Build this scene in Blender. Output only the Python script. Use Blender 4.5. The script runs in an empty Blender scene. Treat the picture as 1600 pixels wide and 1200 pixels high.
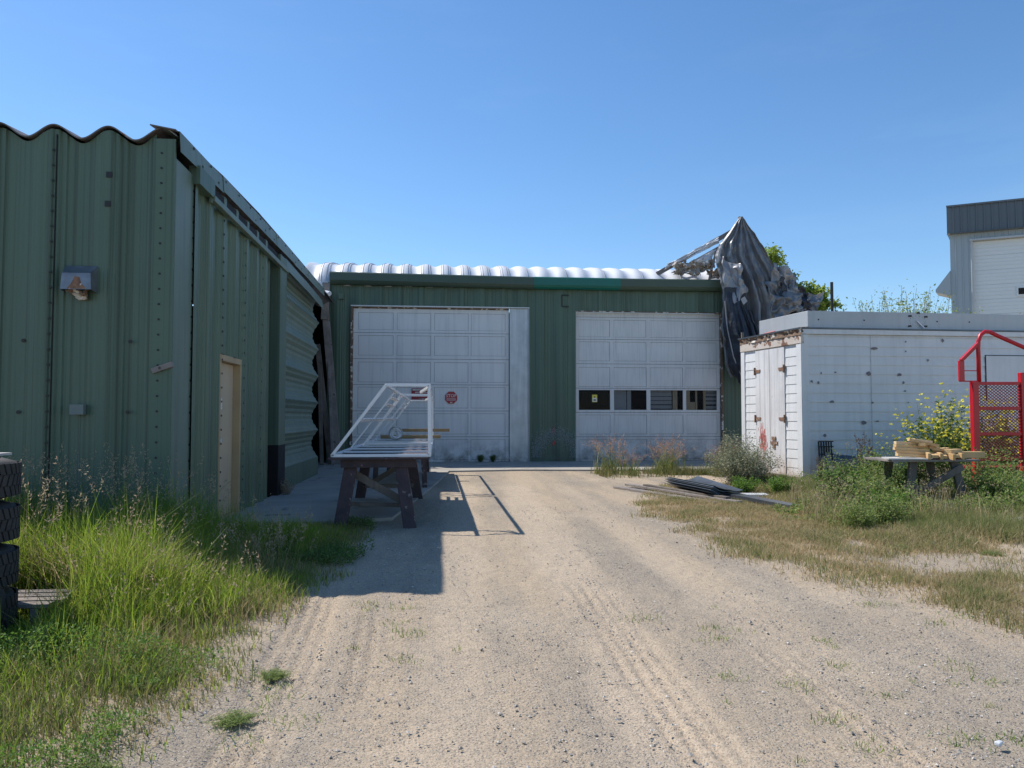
import bpy, math, random
import numpy as np
from mathutils import Vector

scene = bpy.context.scene
COL = scene.collection
random.seed(7)
RNG = np.random.default_rng(11)

# ------------------------------------------------------------------ camera
YAW = math.atan(118 / 1200.0)
PITCH = math.atan(52 / 1200.0)
cam = bpy.data.cameras.new("camera")
cam.sensor_width = 36.0
cam.lens = 27.0
cam.clip_start = 0.05
cam.clip_end = 6000.0
camo = bpy.data.objects.new("camera", cam)
COL.objects.link(camo)
camo.location = (0, 0, 1.3)
camo.rotation_euler = (math.pi / 2 + PITCH, 0, -YAW)
scene.camera = camo

# ------------------------------------------------------------------ light
SUN = Vector((-0.625, 0.445, 1.0)).normalized()
world = bpy.data.worlds.new("World")
scene.world = world
world.use_nodes = True
wn = world.node_tree.nodes
wl = world.node_tree.links
sky = wn.new('ShaderNodeTexSky')
sky.sky_type = 'NISHITA'
sky.sun_disc = False
sky.sun_elevation = math.asin(SUN.z)
sky.sun_rotation = math.atan2(SUN.x, SUN.y)
sky.altitude = 900.0
sky.air_density = 1.15
sky.dust_density = 0.35
sky.ozone_density = 4.0
hs_ = wn.new('ShaderNodeHueSaturation')
hs_.inputs['Saturation'].default_value = 1.15
hs_.inputs['Hue'].default_value = 0.500
wl.new(sky.outputs[0], hs_.inputs['Color'])
# a few faint wisps of high cloud
wtc = wn.new('ShaderNodeTexCoord'); wmp = wn.new('ShaderNodeMapping'); wmp.inputs['Scale'].default_value = (2.0, 2.0, 9.0); wmp.inputs['Rotation'].default_value = (0.12, 0.1, 0.3)
wl.new(wtc.outputs['Generated'], wmp.inputs[0])
wno = wn.new('ShaderNodeTexNoise'); wno.inputs['Scale'].default_value = 1.6; wno.inputs['Detail'].default_value = 7; wno.inputs['Roughness'].default_value = 0.62
wl.new(wmp.outputs[0], wno.inputs['Vector'])
wmr = wn.new('ShaderNodeMapRange'); wmr.inputs[1].default_value = 0.52; wmr.inputs[2].default_value = 0.75; wmr.inputs[4].default_value = 0.05
wl.new(wno.outputs['Fac'], wmr.inputs[0])
wmx = wn.new('ShaderNodeMix'); wmx.data_type = 'RGBA'
wl.new(wmr.outputs[0], wmx.inputs[0]); wl.new(hs_.outputs[0], wmx.inputs[6]); wmx.inputs[7].default_value = (4.2, 5.2, 6.4, 1)
wl.new(wmx.outputs[2], wn['Background'].inputs[0])
wn['Background'].inputs[1].default_value = 0.15
sl = bpy.data.lights.new("sun", 'SUN')
sl.energy = 4.9
sl.angle = math.radians(0.5)
sl.color = (1.0, 0.945, 0.87)
so = bpy.data.objects.new("sun", sl)
COL.objects.link(so)
so.rotation_euler = SUN.to_track_quat('Z', 'Y').to_euler()
so.location = (-10, 8, 20)
scene.view_settings.view_transform = 'Standard'
scene.view_settings.look = 'None'
scene.view_settings.gamma = 1.0
scene.view_settings.exposure = 0.13
scene.cycles.max_bounces = 6
scene.cycles.transparent_max_bounces = 12

# ------------------------------------------------------------------ materials
def new_mat(name):
    m = bpy.data.materials.new(name)
    m.use_nodes = True
    nt = m.node_tree
    return m, nt.nodes, nt.links, nt.nodes['Principled BSDF']

def mixc(n, l, fac, a, b, blend='MIX'):
    x = n.new('ShaderNodeMix'); x.data_type = 'RGBA'; x.blend_type = blend
    if isinstance(fac, (int, float)): x.inputs[0].default_value = fac
    else: l.new(fac, x.inputs[0])
    for i, v in ((6, a), (7, b)):
        if isinstance(v, tuple): x.inputs[i].default_value = v + (1,) if len(v) == 3 else v
        else: l.new(v, x.inputs[i])
    return x.outputs[2]

def ramp(n, l, src, lo, hi, a=0.0, b=1.0):
    r = n.new('ShaderNodeMapRange')
    l.new(src, r.inputs[0])
    r.inputs[1].default_value = lo; r.inputs[2].default_value = hi
    r.inputs[3].default_value = a; r.inputs[4].default_value = b
    return r.outputs[0]

def noise(n, l, vec, scale, detail=4, rough=0.55, stretch=None):
    if stretch:
        mp = n.new('ShaderNodeMapping'); mp.inputs['Scale'].default_value = stretch
        l.new(vec, mp.inputs[0]); vec = mp.outputs[0]
    t = n.new('ShaderNodeTexNoise')
    t.inputs['Scale'].default_value = scale; t.inputs['Detail'].default_value = detail
    t.inputs['Roughness'].default_value = rough
    l.new(vec, t.inputs['Vector'])
    return t.outputs['Fac']

def pm(name, c1, c2=None, scale=2.0, rough=0.6, metal=0.0, bump=0.0, bscale=40.0, bstretch=None,
       streak=None, streak_amt=0.4, stretch=(6, 6, 0.35), spots=None, spec=0.5, detail=5, grad=None, sheen=0):
    """general weathered surface: two tones mixed by noise, vertical streaks, spots of another colour"""
    m, n, l, p = new_mat(name)
    tc = n.new('ShaderNodeTexCoord').outputs['Object']
    c2 = c2 or tuple(v * 0.8 for v in c1)
    f = ramp(n, l, noise(n, l, tc, scale, detail), 0.3, 0.7)
    col = mixc(n, l, f, c1, c2)
    if streak:
        s = ramp(n, l, noise(n, l, tc, 1.6, 4, 0.6, stretch), 0.48, 0.72, 0, streak_amt)
        col = mixc(n, l, s, col, streak)
    if spots:
        sc, ss, th = spots
        s = ramp(n, l, noise(n, l, tc, ss, 5, 0.6), th, th + 0.04)
        col = mixc(n, l, s, col, sc)
    if grad:   # dirt splashed up from the ground: colour, height
        gc, gh = grad
        sx = n.new('ShaderNodeSeparateXYZ'); l.new(tc, sx.inputs[0])
        g = ramp(n, l, sx.outputs[2], gh, 0.0)
        g2 = n.new('ShaderNodeMath'); g2.operation = 'MULTIPLY'
        l.new(g, g2.inputs[0]); l.new(ramp(n, l, noise(n, l, tc, 3.5, 6, 0.7), 0.4, 0.62), g2.inputs[1])
        col = mixc(n, l, g2.outputs[0], col, gc)
    l.new(col, p.inputs['Base Color'])
    p.inputs['Roughness'].default_value = rough
    p.inputs['Metallic'].default_value = metal
    p.inputs['Specular IOR Level'].default_value = spec
    if bump:
        b = n.new('ShaderNodeBump'); b.inputs['Strength'].default_value = bump; b.inputs['Distance'].default_value = 0.01
        l.new(noise(n, l, tc, bscale, 5, 0.6, bstretch), b.inputs['Height'])
        l.new(b.outputs[0], p.inputs['Normal'])
    return m

def leaf_mat(name, cols, rough=0.55, trans=0.45):
    """foliage: a colour per leaf, part of the light passes through"""
    m, n, l, p = new_mat(name)
    g = n.new('ShaderNodeNewGeometry')
    cr = n.new('ShaderNodeValToRGB')
    cr.color_ramp.interpolation = 'LINEAR'
    el = cr.color_ramp.elements
    el[0].position = 0; el[0].color = cols[0] + (1,)
    el[1].position = 1; el[1].color = cols[-1] + (1,)
    for i, c in enumerate(cols[1:-1]):
        e = el.new((i + 1) / (len(cols) - 1)); e.color = c + (1,)
    l.new(g.outputs['Random Per Island'], cr.inputs[0])
    tc = n.new('ShaderNodeTexCoord').outputs['Object']
    f = ramp(n, l, noise(n, l, tc, 0.9, 3), 0.3, 0.7, 0.0, 0.35)
    col = mixc(n, l, f, cr.outputs[0], cols[0])
    l.new(col, p.inputs['Base Color'])
    p.inputs['Roughness'].default_value = rough
    p.inputs['Specular IOR Level'].default_value = 0.3
    t = n.new('ShaderNodeBsdfTranslucent')
    hs = n.new('ShaderNodeHueSaturation'); hs.inputs['Value'].default_value = 1.5; hs.inputs['Hue'].default_value = 0.485
    l.new(col, hs.inputs['Color']); l.new(hs.outputs[0], t.inputs[0])
    mx = n.new('ShaderNodeMixShader'); mx.inputs[0].default_value = trans
    l.new(p.outputs[0], mx.inputs[1]); l.new(t.outputs[0], mx.inputs[2])
    out = n['Material Output']
    l.new(mx.outputs[0], out.inputs[0])
    return m

M = {}
GREEN = (0.115, 0.205, 0.165)
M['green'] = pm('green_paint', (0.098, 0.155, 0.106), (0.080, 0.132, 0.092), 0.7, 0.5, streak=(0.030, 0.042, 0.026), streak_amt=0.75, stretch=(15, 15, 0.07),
                bump=0.15, bscale=3, spots=((0.10, 0.13, 0.10), 9, 0.74), grad=((0.08, 0.085, 0.065), 0.7))  # olive algae streaks that also stand in for shade between the ribs
M['green_light'] = pm('pale_green_paint', (0.165, 0.22, 0.172), (0.135, 0.19, 0.148), 1.2, 0.5, streak=(0.065, 0.09, 0.07), streak_amt=0.5,
                      bump=0.2, bscale=4)
M['green_side'] = pm('green_side_paint', (0.122, 0.178, 0.116), (0.098, 0.150, 0.102), 1.0, 0.45, streak=(0.035, 0.045, 0.03), streak_amt=0.7, stretch=(15, 15, 0.07),
                     bump=0.15, bscale=4, spots=((0.17, 0.19, 0.15), 14, 0.74))  # its olive streaks deepen the rib shade by colour too
M['green_trim'] = pm('green_trim_paint', (0.055, 0.092, 0.066), (0.046, 0.08, 0.058), 1.5, 0.4, bump=0.1, bscale=3)
M['teal_trim'] = pm('teal_trim_paint', (0.004, 0.145, 0.108), (0.004, 0.13, 0.10), 1.5, 0.4)
M['olive_trim'] = pm('olive_trim_paint', (0.062, 0.095, 0.062), (0.052, 0.083, 0.056), 1.5, 0.45)
M['roof_white'] = pm('white_roof_metal', (0.70, 0.71, 0.73), (0.60, 0.62, 0.64), 1.5, 0.5, spots=((0.4, 0.4, 0.4), 6, 0.72))
M['roof_line'] = pm('roof_seam_sealant', (0.30, 0.31, 0.33), (0.24, 0.25, 0.27), 3, 0.6)
M['roof_edge'] = pm('weathered_roof_edge', (0.22, 0.21, 0.20), (0.10, 0.10, 0.10), 5, 0.6, metal=0.3, spots=((0.16, 0.08, 0.05), 8, 0.6))
M['door_white'] = pm('white_door_paint', (0.74, 0.735, 0.72), (0.66, 0.66, 0.65), 0.8, 0.45, streak=(0.40, 0.42, 0.44), streak_amt=0.35,
                     spots=((0.3, 0.3, 0.3), 11, 0.74), grad=((0.17, 0.165, 0.155), 0.75), bump=0.1, bscale=8)
M['door_white2'] = pm('chalky_door_paint', (0.68, 0.68, 0.66), (0.60, 0.605, 0.59), 1.3, 0.6, streak=(0.42, 0.44, 0.44), streak_amt=0.5,
                      stretch=(16, 16, 0.8), spots=((0.32, 0.33, 0.34), 12, 0.74), grad=((0.16, 0.16, 0.155), 0.95), bump=0.1, bscale=8)
M['panel_metal'] = pm('bare_galvanised', (0.48, 0.52, 0.54), (0.36, 0.40, 0.42), 3, 0.4, metal=0.3, streak=(0.66, 0.68, 0.7), streak_amt=0.5,
                      grad=((0.20, 0.20, 0.2), 0.6))
M['box_grey'] = pm('grey_green_box', (0.16, 0.20, 0.19), (0.13, 0.165, 0.155), 6, 0.5)
M['splash'] = pm('chalky_paint_splash', (0.33, 0.38, 0.37), (0.26, 0.31, 0.30), 6, 0.7)
M['beam_peel'] = pm('peeling_white_beam', (0.62, 0.58, 0.53), (0.50, 0.42, 0.35), 4, 0.85, bump=0.5, spots=((0.19, 0.10, 0.065), 4.5, 0.53))
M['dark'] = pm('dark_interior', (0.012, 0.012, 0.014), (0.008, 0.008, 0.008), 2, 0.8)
M['rust'] = pm('rust', (0.30, 0.17, 0.10), (0.14, 0.075, 0.05), 22, 0.85, bump=0.4, spots=((0.6, 0.55, 0.5), 25, 0.6))
M['rustwood'] = pm('rotten_brown_timber', (0.23, 0.15, 0.10), (0.10, 0.07, 0.05), 5, 0.9, bump=0.5, bscale=20, spots=((0.62, 0.58, 0.52), 6, 0.56))
M['hood'] = pm('tarnished_hood_metal', (0.26, 0.28, 0.31), (0.15, 0.165, 0.19), 6, 0.35, metal=0.5)
M['galv'] = pm('galvanised_sheet', (0.42, 0.46, 0.48), (0.34, 0.38, 0.40), 2.5, 0.38, metal=0.55, bump=0.08, bscale=5)
M['galv_dull'] = pm('dull_galvanised_duct', (0.50, 0.52, 0.52), (0.42, 0.44, 0.45), 1.2, 0.5, metal=0.25, streak=(0.36, 0.37, 0.37), streak_amt=0.35)
M['clap'] = pm('white_clapboard_paint', (0.74, 0.745, 0.74), (0.64, 0.65, 0.65), 1.4, 0.5, streak=(0.50, 0.51, 0.51), streak_amt=0.4,
               spots=((0.36, 0.33, 0.30), 9, 0.73), grad=((0.42, 0.33, 0.25), 0.6), bump=0.15, bscale=10)
M['shed_door'] = pm('peeling_white_plank', (0.70, 0.70, 0.70), (0.60, 0.60, 0.60), 2, 0.6, streak=(0.34, 0.31, 0.29), streak_amt=0.5,
                    stretch=(9, 9, 0.4), spots=((0.36, 0.25, 0.18), 10, 0.68), grad=((0.42, 0.30, 0.20), 0.7), bump=0.3, bscale=20)
M['peel'] = pm('bare_grey_wood', (0.26, 0.24, 0.25), (0.16, 0.15, 0.16), 10, 0.9, bump=0.3)
M['red_smear'] = pm('red_smear', (0.6, 0.18, 0.16), (0.5, 0.2, 0.18), 9, 0.7)
M['tan_door'] = pm('tan_door_paint', (0.60, 0.46, 0.30), (0.54, 0.41, 0.27), 1.2, 0.45, streak=(0.42, 0.32, 0.22), streak_amt=0.3)
M['tan_frame'] = pm('tan_frame_paint', (0.50, 0.36, 0.20), (0.42, 0.30, 0.17), 3, 0.5)
M['red'] = pm('red_gloss_paint', (0.52, 0.012, 0.022), (0.45, 0.01, 0.02), 2, 0.3, bump=0.05, spots=((0.30, 0.03, 0.02), 12, 0.7))
M['red_dark'] = pm('old_red_mesh_paint', (0.22, 0.006, 0.010), (0.15, 0.010, 0.010), 6, 0.5)
M['white_steel'] = pm('white_powder_coat', (0.80, 0.81, 0.83), (0.76, 0.77, 0.79), 2, 0.22)
M['wood_old'] = pm('weathered_grey_wood', (0.20, 0.17, 0.14), (0.09, 0.075, 0.065), 3, 0.9, bump=0.5, bscale=14, bstretch=(1, 1, 6), streak=(0.05, 0.04, 0.035), streak_amt=0.5)
M['wood_red'] = pm('dark_stained_wood', (0.090, 0.058, 0.062), (0.045, 0.036, 0.040), 5, 0.85, bump=0.8, bscale=18, spots=((0.24, 0.20, 0.19), 14, 0.62))
M['wood_grey'] = pm('silvered_board', (0.30, 0.26, 0.23), (0.17, 0.15, 0.14), 4, 0.9, bump=0.5, bscale=25, bstretch=(4, 4, 0.4), spots=((0.08, 0.06, 0.05), 9, 0.64))
M['lumber'] = pm('fresh_lumber', (0.62, 0.43, 0.21), (0.54, 0.34, 0.15), 6, 0.7, bump=0.2, bscale=30, spots=((0.36, 0.19, 0.08), 12, 0.7))
M['lumber_pale'] = pm('pale_lumber', (0.70, 0.56, 0.36), (0.60, 0.45, 0.26), 6, 0.7, bump=0.2, bscale=30)
M['board_yellow'] = pm('yellow_board', (0.42, 0.29, 0.14), (0.28, 0.18, 0.09), 5, 0.7, bump=0.2)
M['ply'] = pm('grey_plywood_top', (0.58, 0.56, 0.52), (0.44, 0.42, 0.39), 5, 0.8, bump=0.2)
M['rubber'] = pm('dusty_rubber', (0.050, 0.048, 0.047), (0.028, 0.027, 0.027), 9, 0.85, bump=0.3)
M['sheet_dark'] = pm('dark_grey_sheet', (0.13, 0.145, 0.16), (0.09, 0.10, 0.115), 4, 0.35, metal=0.5)
M['sheet_blue'] = pm('blue_grey_sheet_edges', (0.25, 0.31, 0.38), (0.15, 0.18, 0.22), 9, 0.4, metal=0.4)
M['white_paint'] = pm('white_label', (0.75, 0.75, 0.75), (0.7, 0.7, 0.7), 5, 0.5)
M['red_sign'] = pm('red_sign_face', (0.40, 0.022, 0.03), (0.34, 0.02, 0.028), 4, 0.4)
M['maroon_sign'] = pm('maroon_sign_face', (0.27, 0.012, 0.03), (0.23, 0.012, 0.03), 4, 0.4)
M['yellow'] = pm('yellow_label', (0.75, 0.62, 0.08), (0.7, 0.6, 0.1), 4, 0.5)
M['black'] = pm('black_paint', (0.02, 0.02, 0.02), (0.015, 0.015, 0.015), 4, 0.5)
M['concrete'] = pm('worn_concrete', (0.40, 0.37, 0.32), (0.30, 0.275, 0.24), 1.3, 0.85, bump=0.35, bscale=26, spots=((0.20, 0.18, 0.155), 2.2, 0.60))
M['far_wall'] = pm('grey_metal_siding', (0.36, 0.42, 0.45), (0.33, 0.39, 0.42), 0.6, 0.4)
M['far_band'] = pm('slate_metal_fascia', (0.115, 0.135, 0.15), (0.10, 0.12, 0.135), 0.6, 0.35)
M['far_door'] = pm('cream_white_door', (0.72, 0.75, 0.74), (0.68, 0.71, 0.70), 0.6, 0.45)
M['bark'] = pm('bark', (0.13, 0.10, 0.075), (0.07, 0.055, 0.045), 8, 0.9, bump=0.6)
M['insul'] = pm('torn_insulation', (0.48, 0.42, 0.34), (0.22, 0.15, 0.10), 7, 0.95, bump=0.6, spots=((0.75, 0.74, 0.72), 8, 0.58))
M['film'] = pm('torn_white_film', (0.72, 0.73, 0.75), (0.52, 0.53, 0.55), 6, 0.4, bump=0.3)
M['stone'] = pm('stone', (0.34, 0.325, 0.30), (0.20, 0.195, 0.19), 30, 0.85)

def tarp_material(name, a, b, fold_shade):
    m = pm(name, a, b, 1.6, 0.42, metal=0.25, bump=0.35, bscale=6, streak=fold_shade, streak_amt=0.6, stretch=(5, 5, 0.5), detail=8)  # dark vertical streaks put the shade of the folds into the colour
    n = m.node_tree.nodes; l = m.node_tree.links; p = n['Principled BSDF']
    t = n.new('ShaderNodeBsdfTranslucent'); l.new(p.inputs['Base Color'].links[0].from_socket, t.inputs[0])
    mx = n.new('ShaderNodeMixShader'); mx.inputs[0].default_value = 0.16
    l.new(p.outputs[0], mx.inputs[1]); l.new(t.outputs[0], mx.inputs[2]); l.new(mx.outputs[0], n['Material Output'].inputs[0])
    return m
M['tarp'] = tarp_material('grey_tarpaulin', (0.30, 0.31, 0.32), (0.17, 0.175, 0.185), (0.075, 0.078, 0.085))
M['tarp_silver'] = tarp_material('silver_tarpaulin', (0.44, 0.44, 0.45), (0.27, 0.27, 0.28), (0.15, 0.15, 0.155))
M['tarp_shade'] = tarp_material('shaded_tarpaulin', (0.060, 0.068, 0.085), (0.035, 0.038, 0.047), (0.02, 0.02, 0.024))  # darker copy of the tarpaulin, shade of its lower part put into colour

def glass_mat():
    m, n, l, p = new_mat('dark_window_glass')
    p.inputs['Base Color'].default_value = (0.02, 0.022, 0.026, 1)
    p.inputs['Roughness'].default_value = 0.08
    p.inputs['Specular IOR Level'].default_value = 0.25
    tr = n.new('ShaderNodeBsdfTransparent'); tr.inputs[0].default_value = (0.9, 0.92, 0.94, 1)
    mx = n.new('ShaderNodeMixShader'); mx.inputs[0].default_value = 0.82
    l.new(p.outputs[0], mx.inputs[1]); l.new(tr.outputs[0], mx.inputs[2])
    l.new(mx.outputs[0], n['Material Output'].inputs[0])
    return m
M['glass'] = glass_mat()

M['grass'] = leaf_mat('tall_green_grass', [(0.095, 0.18, 0.022), (0.16, 0.27, 0.03), (0.23, 0.33, 0.04), (0.31, 0.34, 0.07)], trans=0.58)
M['grass_low'] = leaf_mat('low_mixed_grass', [(0.08, 0.12, 0.03), (0.14, 0.17, 0.05), (0.24, 0.22, 0.09), (0.30, 0.24, 0.12)], trans=0.35)
M['dry'] = leaf_mat('dry_straw_grass', [(0.24, 0.22, 0.09), (0.38, 0.31, 0.15), (0.48, 0.38, 0.21), (0.54, 0.43, 0.27)], trans=0.4)
M['dry_green'] = leaf_mat('olive_short_grass', [(0.12, 0.17, 0.045), (0.19, 0.22, 0.065), (0.30, 0.28, 0.12)], trans=0.4)
M['seed'] = leaf_mat('grass_seed_heads', [(0.30, 0.24, 0.15), (0.46, 0.39, 0.26), (0.34, 0.23, 0.17)], trans=0.4)
M['weed'] = leaf_mat('weed_leaves', [(0.06, 0.12, 0.025), (0.10, 0.175, 0.04), (0.16, 0.22, 0.06)], trans=0.35)
M['weed_grey'] = leaf_mat('grey_green_leaves', [(0.10, 0.17, 0.04), (0.17, 0.26, 0.06), (0.25, 0.32, 0.09), (0.34, 0.34, 0.15)], trans=0.45)
M['weed_bright'] = leaf_mat('bright_leaves', [(0.075, 0.17, 0.025), (0.13, 0.25, 0.04), (0.20, 0.30, 0.06)], trans=0.4)
M['tumble'] = leaf_mat('wiry_grey_green_stems', [(0.19, 0.21, 0.12), (0.28, 0.30, 0.18), (0.36, 0.33, 0.23)], trans=0.2)
M['dock'] = leaf_mat('brown_dock_seeds', [(0.12, 0.065, 0.035), (0.19, 0.11, 0.06), (0.10, 0.11, 0.035)], trans=0.2)
M['redtop'] = leaf_mat('pinkish_grass_plumes', [(0.30, 0.18, 0.13), (0.40, 0.25, 0.18), (0.34, 0.27, 0.18)], trans=0.3)
M['mustard'] = leaf_mat('yellow_flowers', [(0.62, 0.60, 0.06), (0.75, 0.72, 0.10)], trans=0.3)
M['tree_leaf'] = leaf_mat('tree_leaves', [(0.13, 0.21, 0.035), (0.22, 0.31, 0.05), (0.33, 0.38, 0.08)], trans=0.55)
M['stem'] = pm('plant_stem', (0.13, 0.15, 0.06), (0.16, 0.12, 0.07), 6, 0.8)
M['dead_stem'] = pm('dead_stem', (0.22, 0.17, 0.11), (0.12, 0.085, 0.06), 6, 0.9)

# ------------------------------------------------------------------ mesh helpers
def wloc(o):
    v = Vector((0, 0, 0))
    while o is not None:
        v += o.location
        o = o.parent
    return v

def link_mesh(name, me, mats, parent):
    if not isinstance(mats, (list, tuple)): mats = [mats]
    for m in mats: me.materials.append(m)
    o = bpy.data.objects.new(name, me)
    COL.objects.link(o)
    if parent is not None: o.parent = parent
    return o

def tag(o, label=None, cat=None, group=None, kind=None):
    if label: o['label'] = label
    if cat: o['category'] = cat
    if group: o['group'] = group
    if kind: o['kind'] = kind
    return o

def thing(name, label, cat, loc=(0, 0, 0), rz=0.0, group=None):
    o = bpy.data.objects.new(name, None)
    o.empty_display_size = 0.2
    COL.objects.link(o)
    o.location = loc
    o.rotation_euler = (0, 0, rz)
    return tag(o, label, cat, group)

def np_mesh(name, V, F, mats, parent=None, smooth=False, mi=None, local=False):
    """V (N,3); F list of int arrays (k, 3 or 4)"""
    V = np.asarray(V, dtype=np.float32)
    if parent is not None and not local:
        V = V - np.array(wloc(parent), dtype=np.float32)
    if not isinstance(F, list): F = [F]
    F = [np.asarray(f, dtype=np.int32) for f in F if len(f)]
    me = bpy.data.meshes.new(name)
    tot = sum(f.size for f in F); nf = sum(len(f) for f in F)
    me.vertices.add(len(V)); me.vertices.foreach_set('co', V.ravel())
    me.loops.add(tot); me.loops.foreach_set('vertex_index', np.concatenate([f.ravel() for f in F]))
    me.polygons.add(nf)
    ls = []; st = 0
    for f in F:
        k = f.shape[1]
        ls.append(st + np.arange(len(f), dtype=np.int32) * k); st += f.size
    me.polygons.foreach_set('loop_start', np.concatenate(ls))
    if mi is not None: me.polygons.foreach_set('material_index', np.asarray(mi, dtype=np.int32))
    me.polygons.foreach_set('use_smooth', np.full(nf, bool(smooth)))
    me.update(calc_edges=True)
    me.validate()
    return link_mesh(name, me, mats, parent)

class MB:
    def __init__(s): s.v = []; s.f = []; s.m = []
    def add(s, vs, fs, mi=0):
        b = len(s.v); s.v += [tuple(v) for v in vs]
        s.f += [tuple(i + b for i in f) for f in fs]; s.m += [mi] * len(fs)
        return s
    def box(s, x0, y0, z0, x1, y1, z1, mi=0):
        if x0 > x1: x0, x1 = x1, x0
        if y0 > y1: y0, y1 = y1, y0
        if z0 > z1: z0, z1 = z1, z0
        vs = [(x0, y0, z0), (x1, y0, z0), (x1, y1, z0), (x0, y1, z0), (x0, y0, z1), (x1, y0, z1), (x1, y1, z1), (x0, y1, z1)]
        return s.add(vs, [(0, 3, 2, 1), (4, 5, 6, 7), (0, 1, 5, 4), (1, 2, 6, 5), (2, 3, 7, 6), (3, 0, 4, 7)], mi)
    def bar(s, p0, p1, w, h, up=(0, 0, 1), mi=0, w1=None, h1=None):
        p0 = Vector(p0); p1 = Vector(p1); d = (p1 - p0).normalized(); up = Vector(up)
        if abs(d.dot(up)) > 0.98: up = Vector((0, 1, 0)) if abs(d.y) < 0.9 else Vector((1, 0, 0))
        a = d.cross(up).normalized(); b = a.cross(d).normalized()
        w1 = w1 or w; h1 = h1 or h
        vs = []
        for p, ww, hh in ((p0, w, h), (p1, w1, h1)):
            for sa, sb in ((-1, -1), (1, -1), (1, 1), (-1, 1)):
                vs.append(p + a * sa * ww / 2 + b * sb * hh / 2)
        return s.add(vs, [(0, 1, 2, 3), (7, 6, 5, 4), (0, 4, 5, 1), (1, 5, 6, 2), (2, 6, 7, 3), (3, 7, 4, 0)], mi)
    def tube(s, pts, r, n=8, mi=0, caps=True, r1=None):
        pts = [Vector(p) for p in pts]; rings = []
        prev = None
        for i, p in enumerate(pts):
            d = (pts[min(i + 1, len(pts) - 1)] - pts[max(i - 1, 0)]).normalized()
            ref = prev if prev is not None else (Vector((0, 0, 1)) if abs(d.z) < 0.9 else Vector((1, 0, 0)))
            a = d.cross(ref)
            if a.length < 1e-4: a = d.cross(Vector((0.3, 0.7, 0.2)))
            a.normalize(); b = a.cross(d).normalized(); prev = b
            rr = r if r1 is None else r + (r1 - r) * i / max(1, len(pts) - 1)
            rings.append([p + a * math.cos(t) * rr + b * math.sin(t) * rr for t in [2 * math.pi * k / n for k in range(n)]])
        vs = [v for ring in rings for v in ring]; fs = []
        for i in range(len(pts) - 1):
            for k in range(n):
                k2 = (k + 1) % n
                fs.append((i * n + k, i * n + k2, (i + 1) * n + k2, (i + 1) * n + k))
        if caps:
            fs.append(tuple(range(n - 1, -1, -1))); fs.append(tuple((len(pts) - 1) * n + k for k in range(n)))
        return s.add(vs, fs, mi)
    def lathe(s, prof, c, n=32, mi=0, closed=True):
        """prof list of (r,z)"""
        vs = []; fs = []; k = len(prof)
        for j in range(n):
            t = 2 * math.pi * j / n
            for r, z in prof: vs.append((c[0] + r * math.cos(t), c[1] + r * math.sin(t), c[2] + z))
        for j in range(n):
            j2 = (j + 1) % n
            rng = range(k) if closed else range(k - 1)
            for i in rng:
                i2 = (i + 1) % k
                fs.append((j * k + i, j2 * k + i, j2 * k + i2, j * k + i2))
        return s.add(vs, fs, mi)
    def poly(s, pts, d, mi=0):
        """flat polygon pts (3D) extruded by vector d"""
        n = len(pts); d = Vector(d)
        vs = [Vector(p) for p in pts] + [Vector(p) + d for p in pts]
        fs = [tuple(range(n - 1, -1, -1)), tuple(range(n, 2 * n))] + [(i, (i + 1) % n, n + (i + 1) % n, n + i) for i in range(n)]
        return s.add(vs, fs, mi)
    def grid(s, P, mi=0):
        P = np.asarray(P); a, b = P.shape[:2]
        vs = P.reshape(-1, 3).tolist()
        return s.add(vs, [(i * b + j, i * b + j + 1, (i + 1) * b + j + 1, (i + 1) * b + j) for i in range(a - 1) for j in range(b - 1)], mi)
    def build(s, name, mats, parent=None, smooth=False, bevel=0, solid=0, local=False):
        off = Vector((0, 0, 0)) if (parent is None or local) else wloc(parent)
        me = bpy.data.meshes.new(name)
        me.from_pydata([(v[0] - off.x, v[1] - off.y, v[2] - off.z) for v in s.v], [], s.f)
        me.polygons.foreach_set('material_index', s.m)
        if smooth: me.polygons.foreach_set('use_smooth', [True] * len(s.f))
        me.update()
        o = link_mesh(name, me, mats, parent)
        if solid:
            md = o.modifiers.new('solid', 'SOLIDIFY'); md.thickness = solid; md.offset = 0
        if bevel:
            md = o.modifiers.new('bevel', 'BEVEL'); md.width = bevel; md.segments = 2; md.limit_method = 'ANGLE'
        return o

def copy_tree(o, parent=None):
    c = o.copy(); COL.objects.link(c); c.parent = parent
    for ch in list(o.children): copy_tree(ch, c)
    return c

_T = np.random.default_rng(5).random((256, 256))
def vn(x, y, s=1.0, seed=0):
    x = np.asarray(x, float) * s + seed * 17.3; y = np.asarray(y, float) * s + seed * 9.7
    xi = np.floor(x).astype(int); yi = np.floor(y).astype(int)
    fx = x - xi; fy = y - yi; fx = fx * fx * (3 - 2 * fx); fy = fy * fy * (3 - 2 * fy)
    g = lambda a, b: _T[a % 256, b % 256]
    return (g(xi, yi) * (1 - fx) + g(xi + 1, yi) * fx) * (1 - fy) + (g(xi, yi + 1) * (1 - fx) + g(xi + 1, yi + 1) * fx) * fy
def fbm(x, y, s=1.0, o=4, seed=0):
    r = 0; a = 0.5; t = 0
    for i in range(o):
        r = r + a * vn(x, y, s * 2 ** i, seed + i * 3); t += a; a *= 0.5
    return r / t

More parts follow.
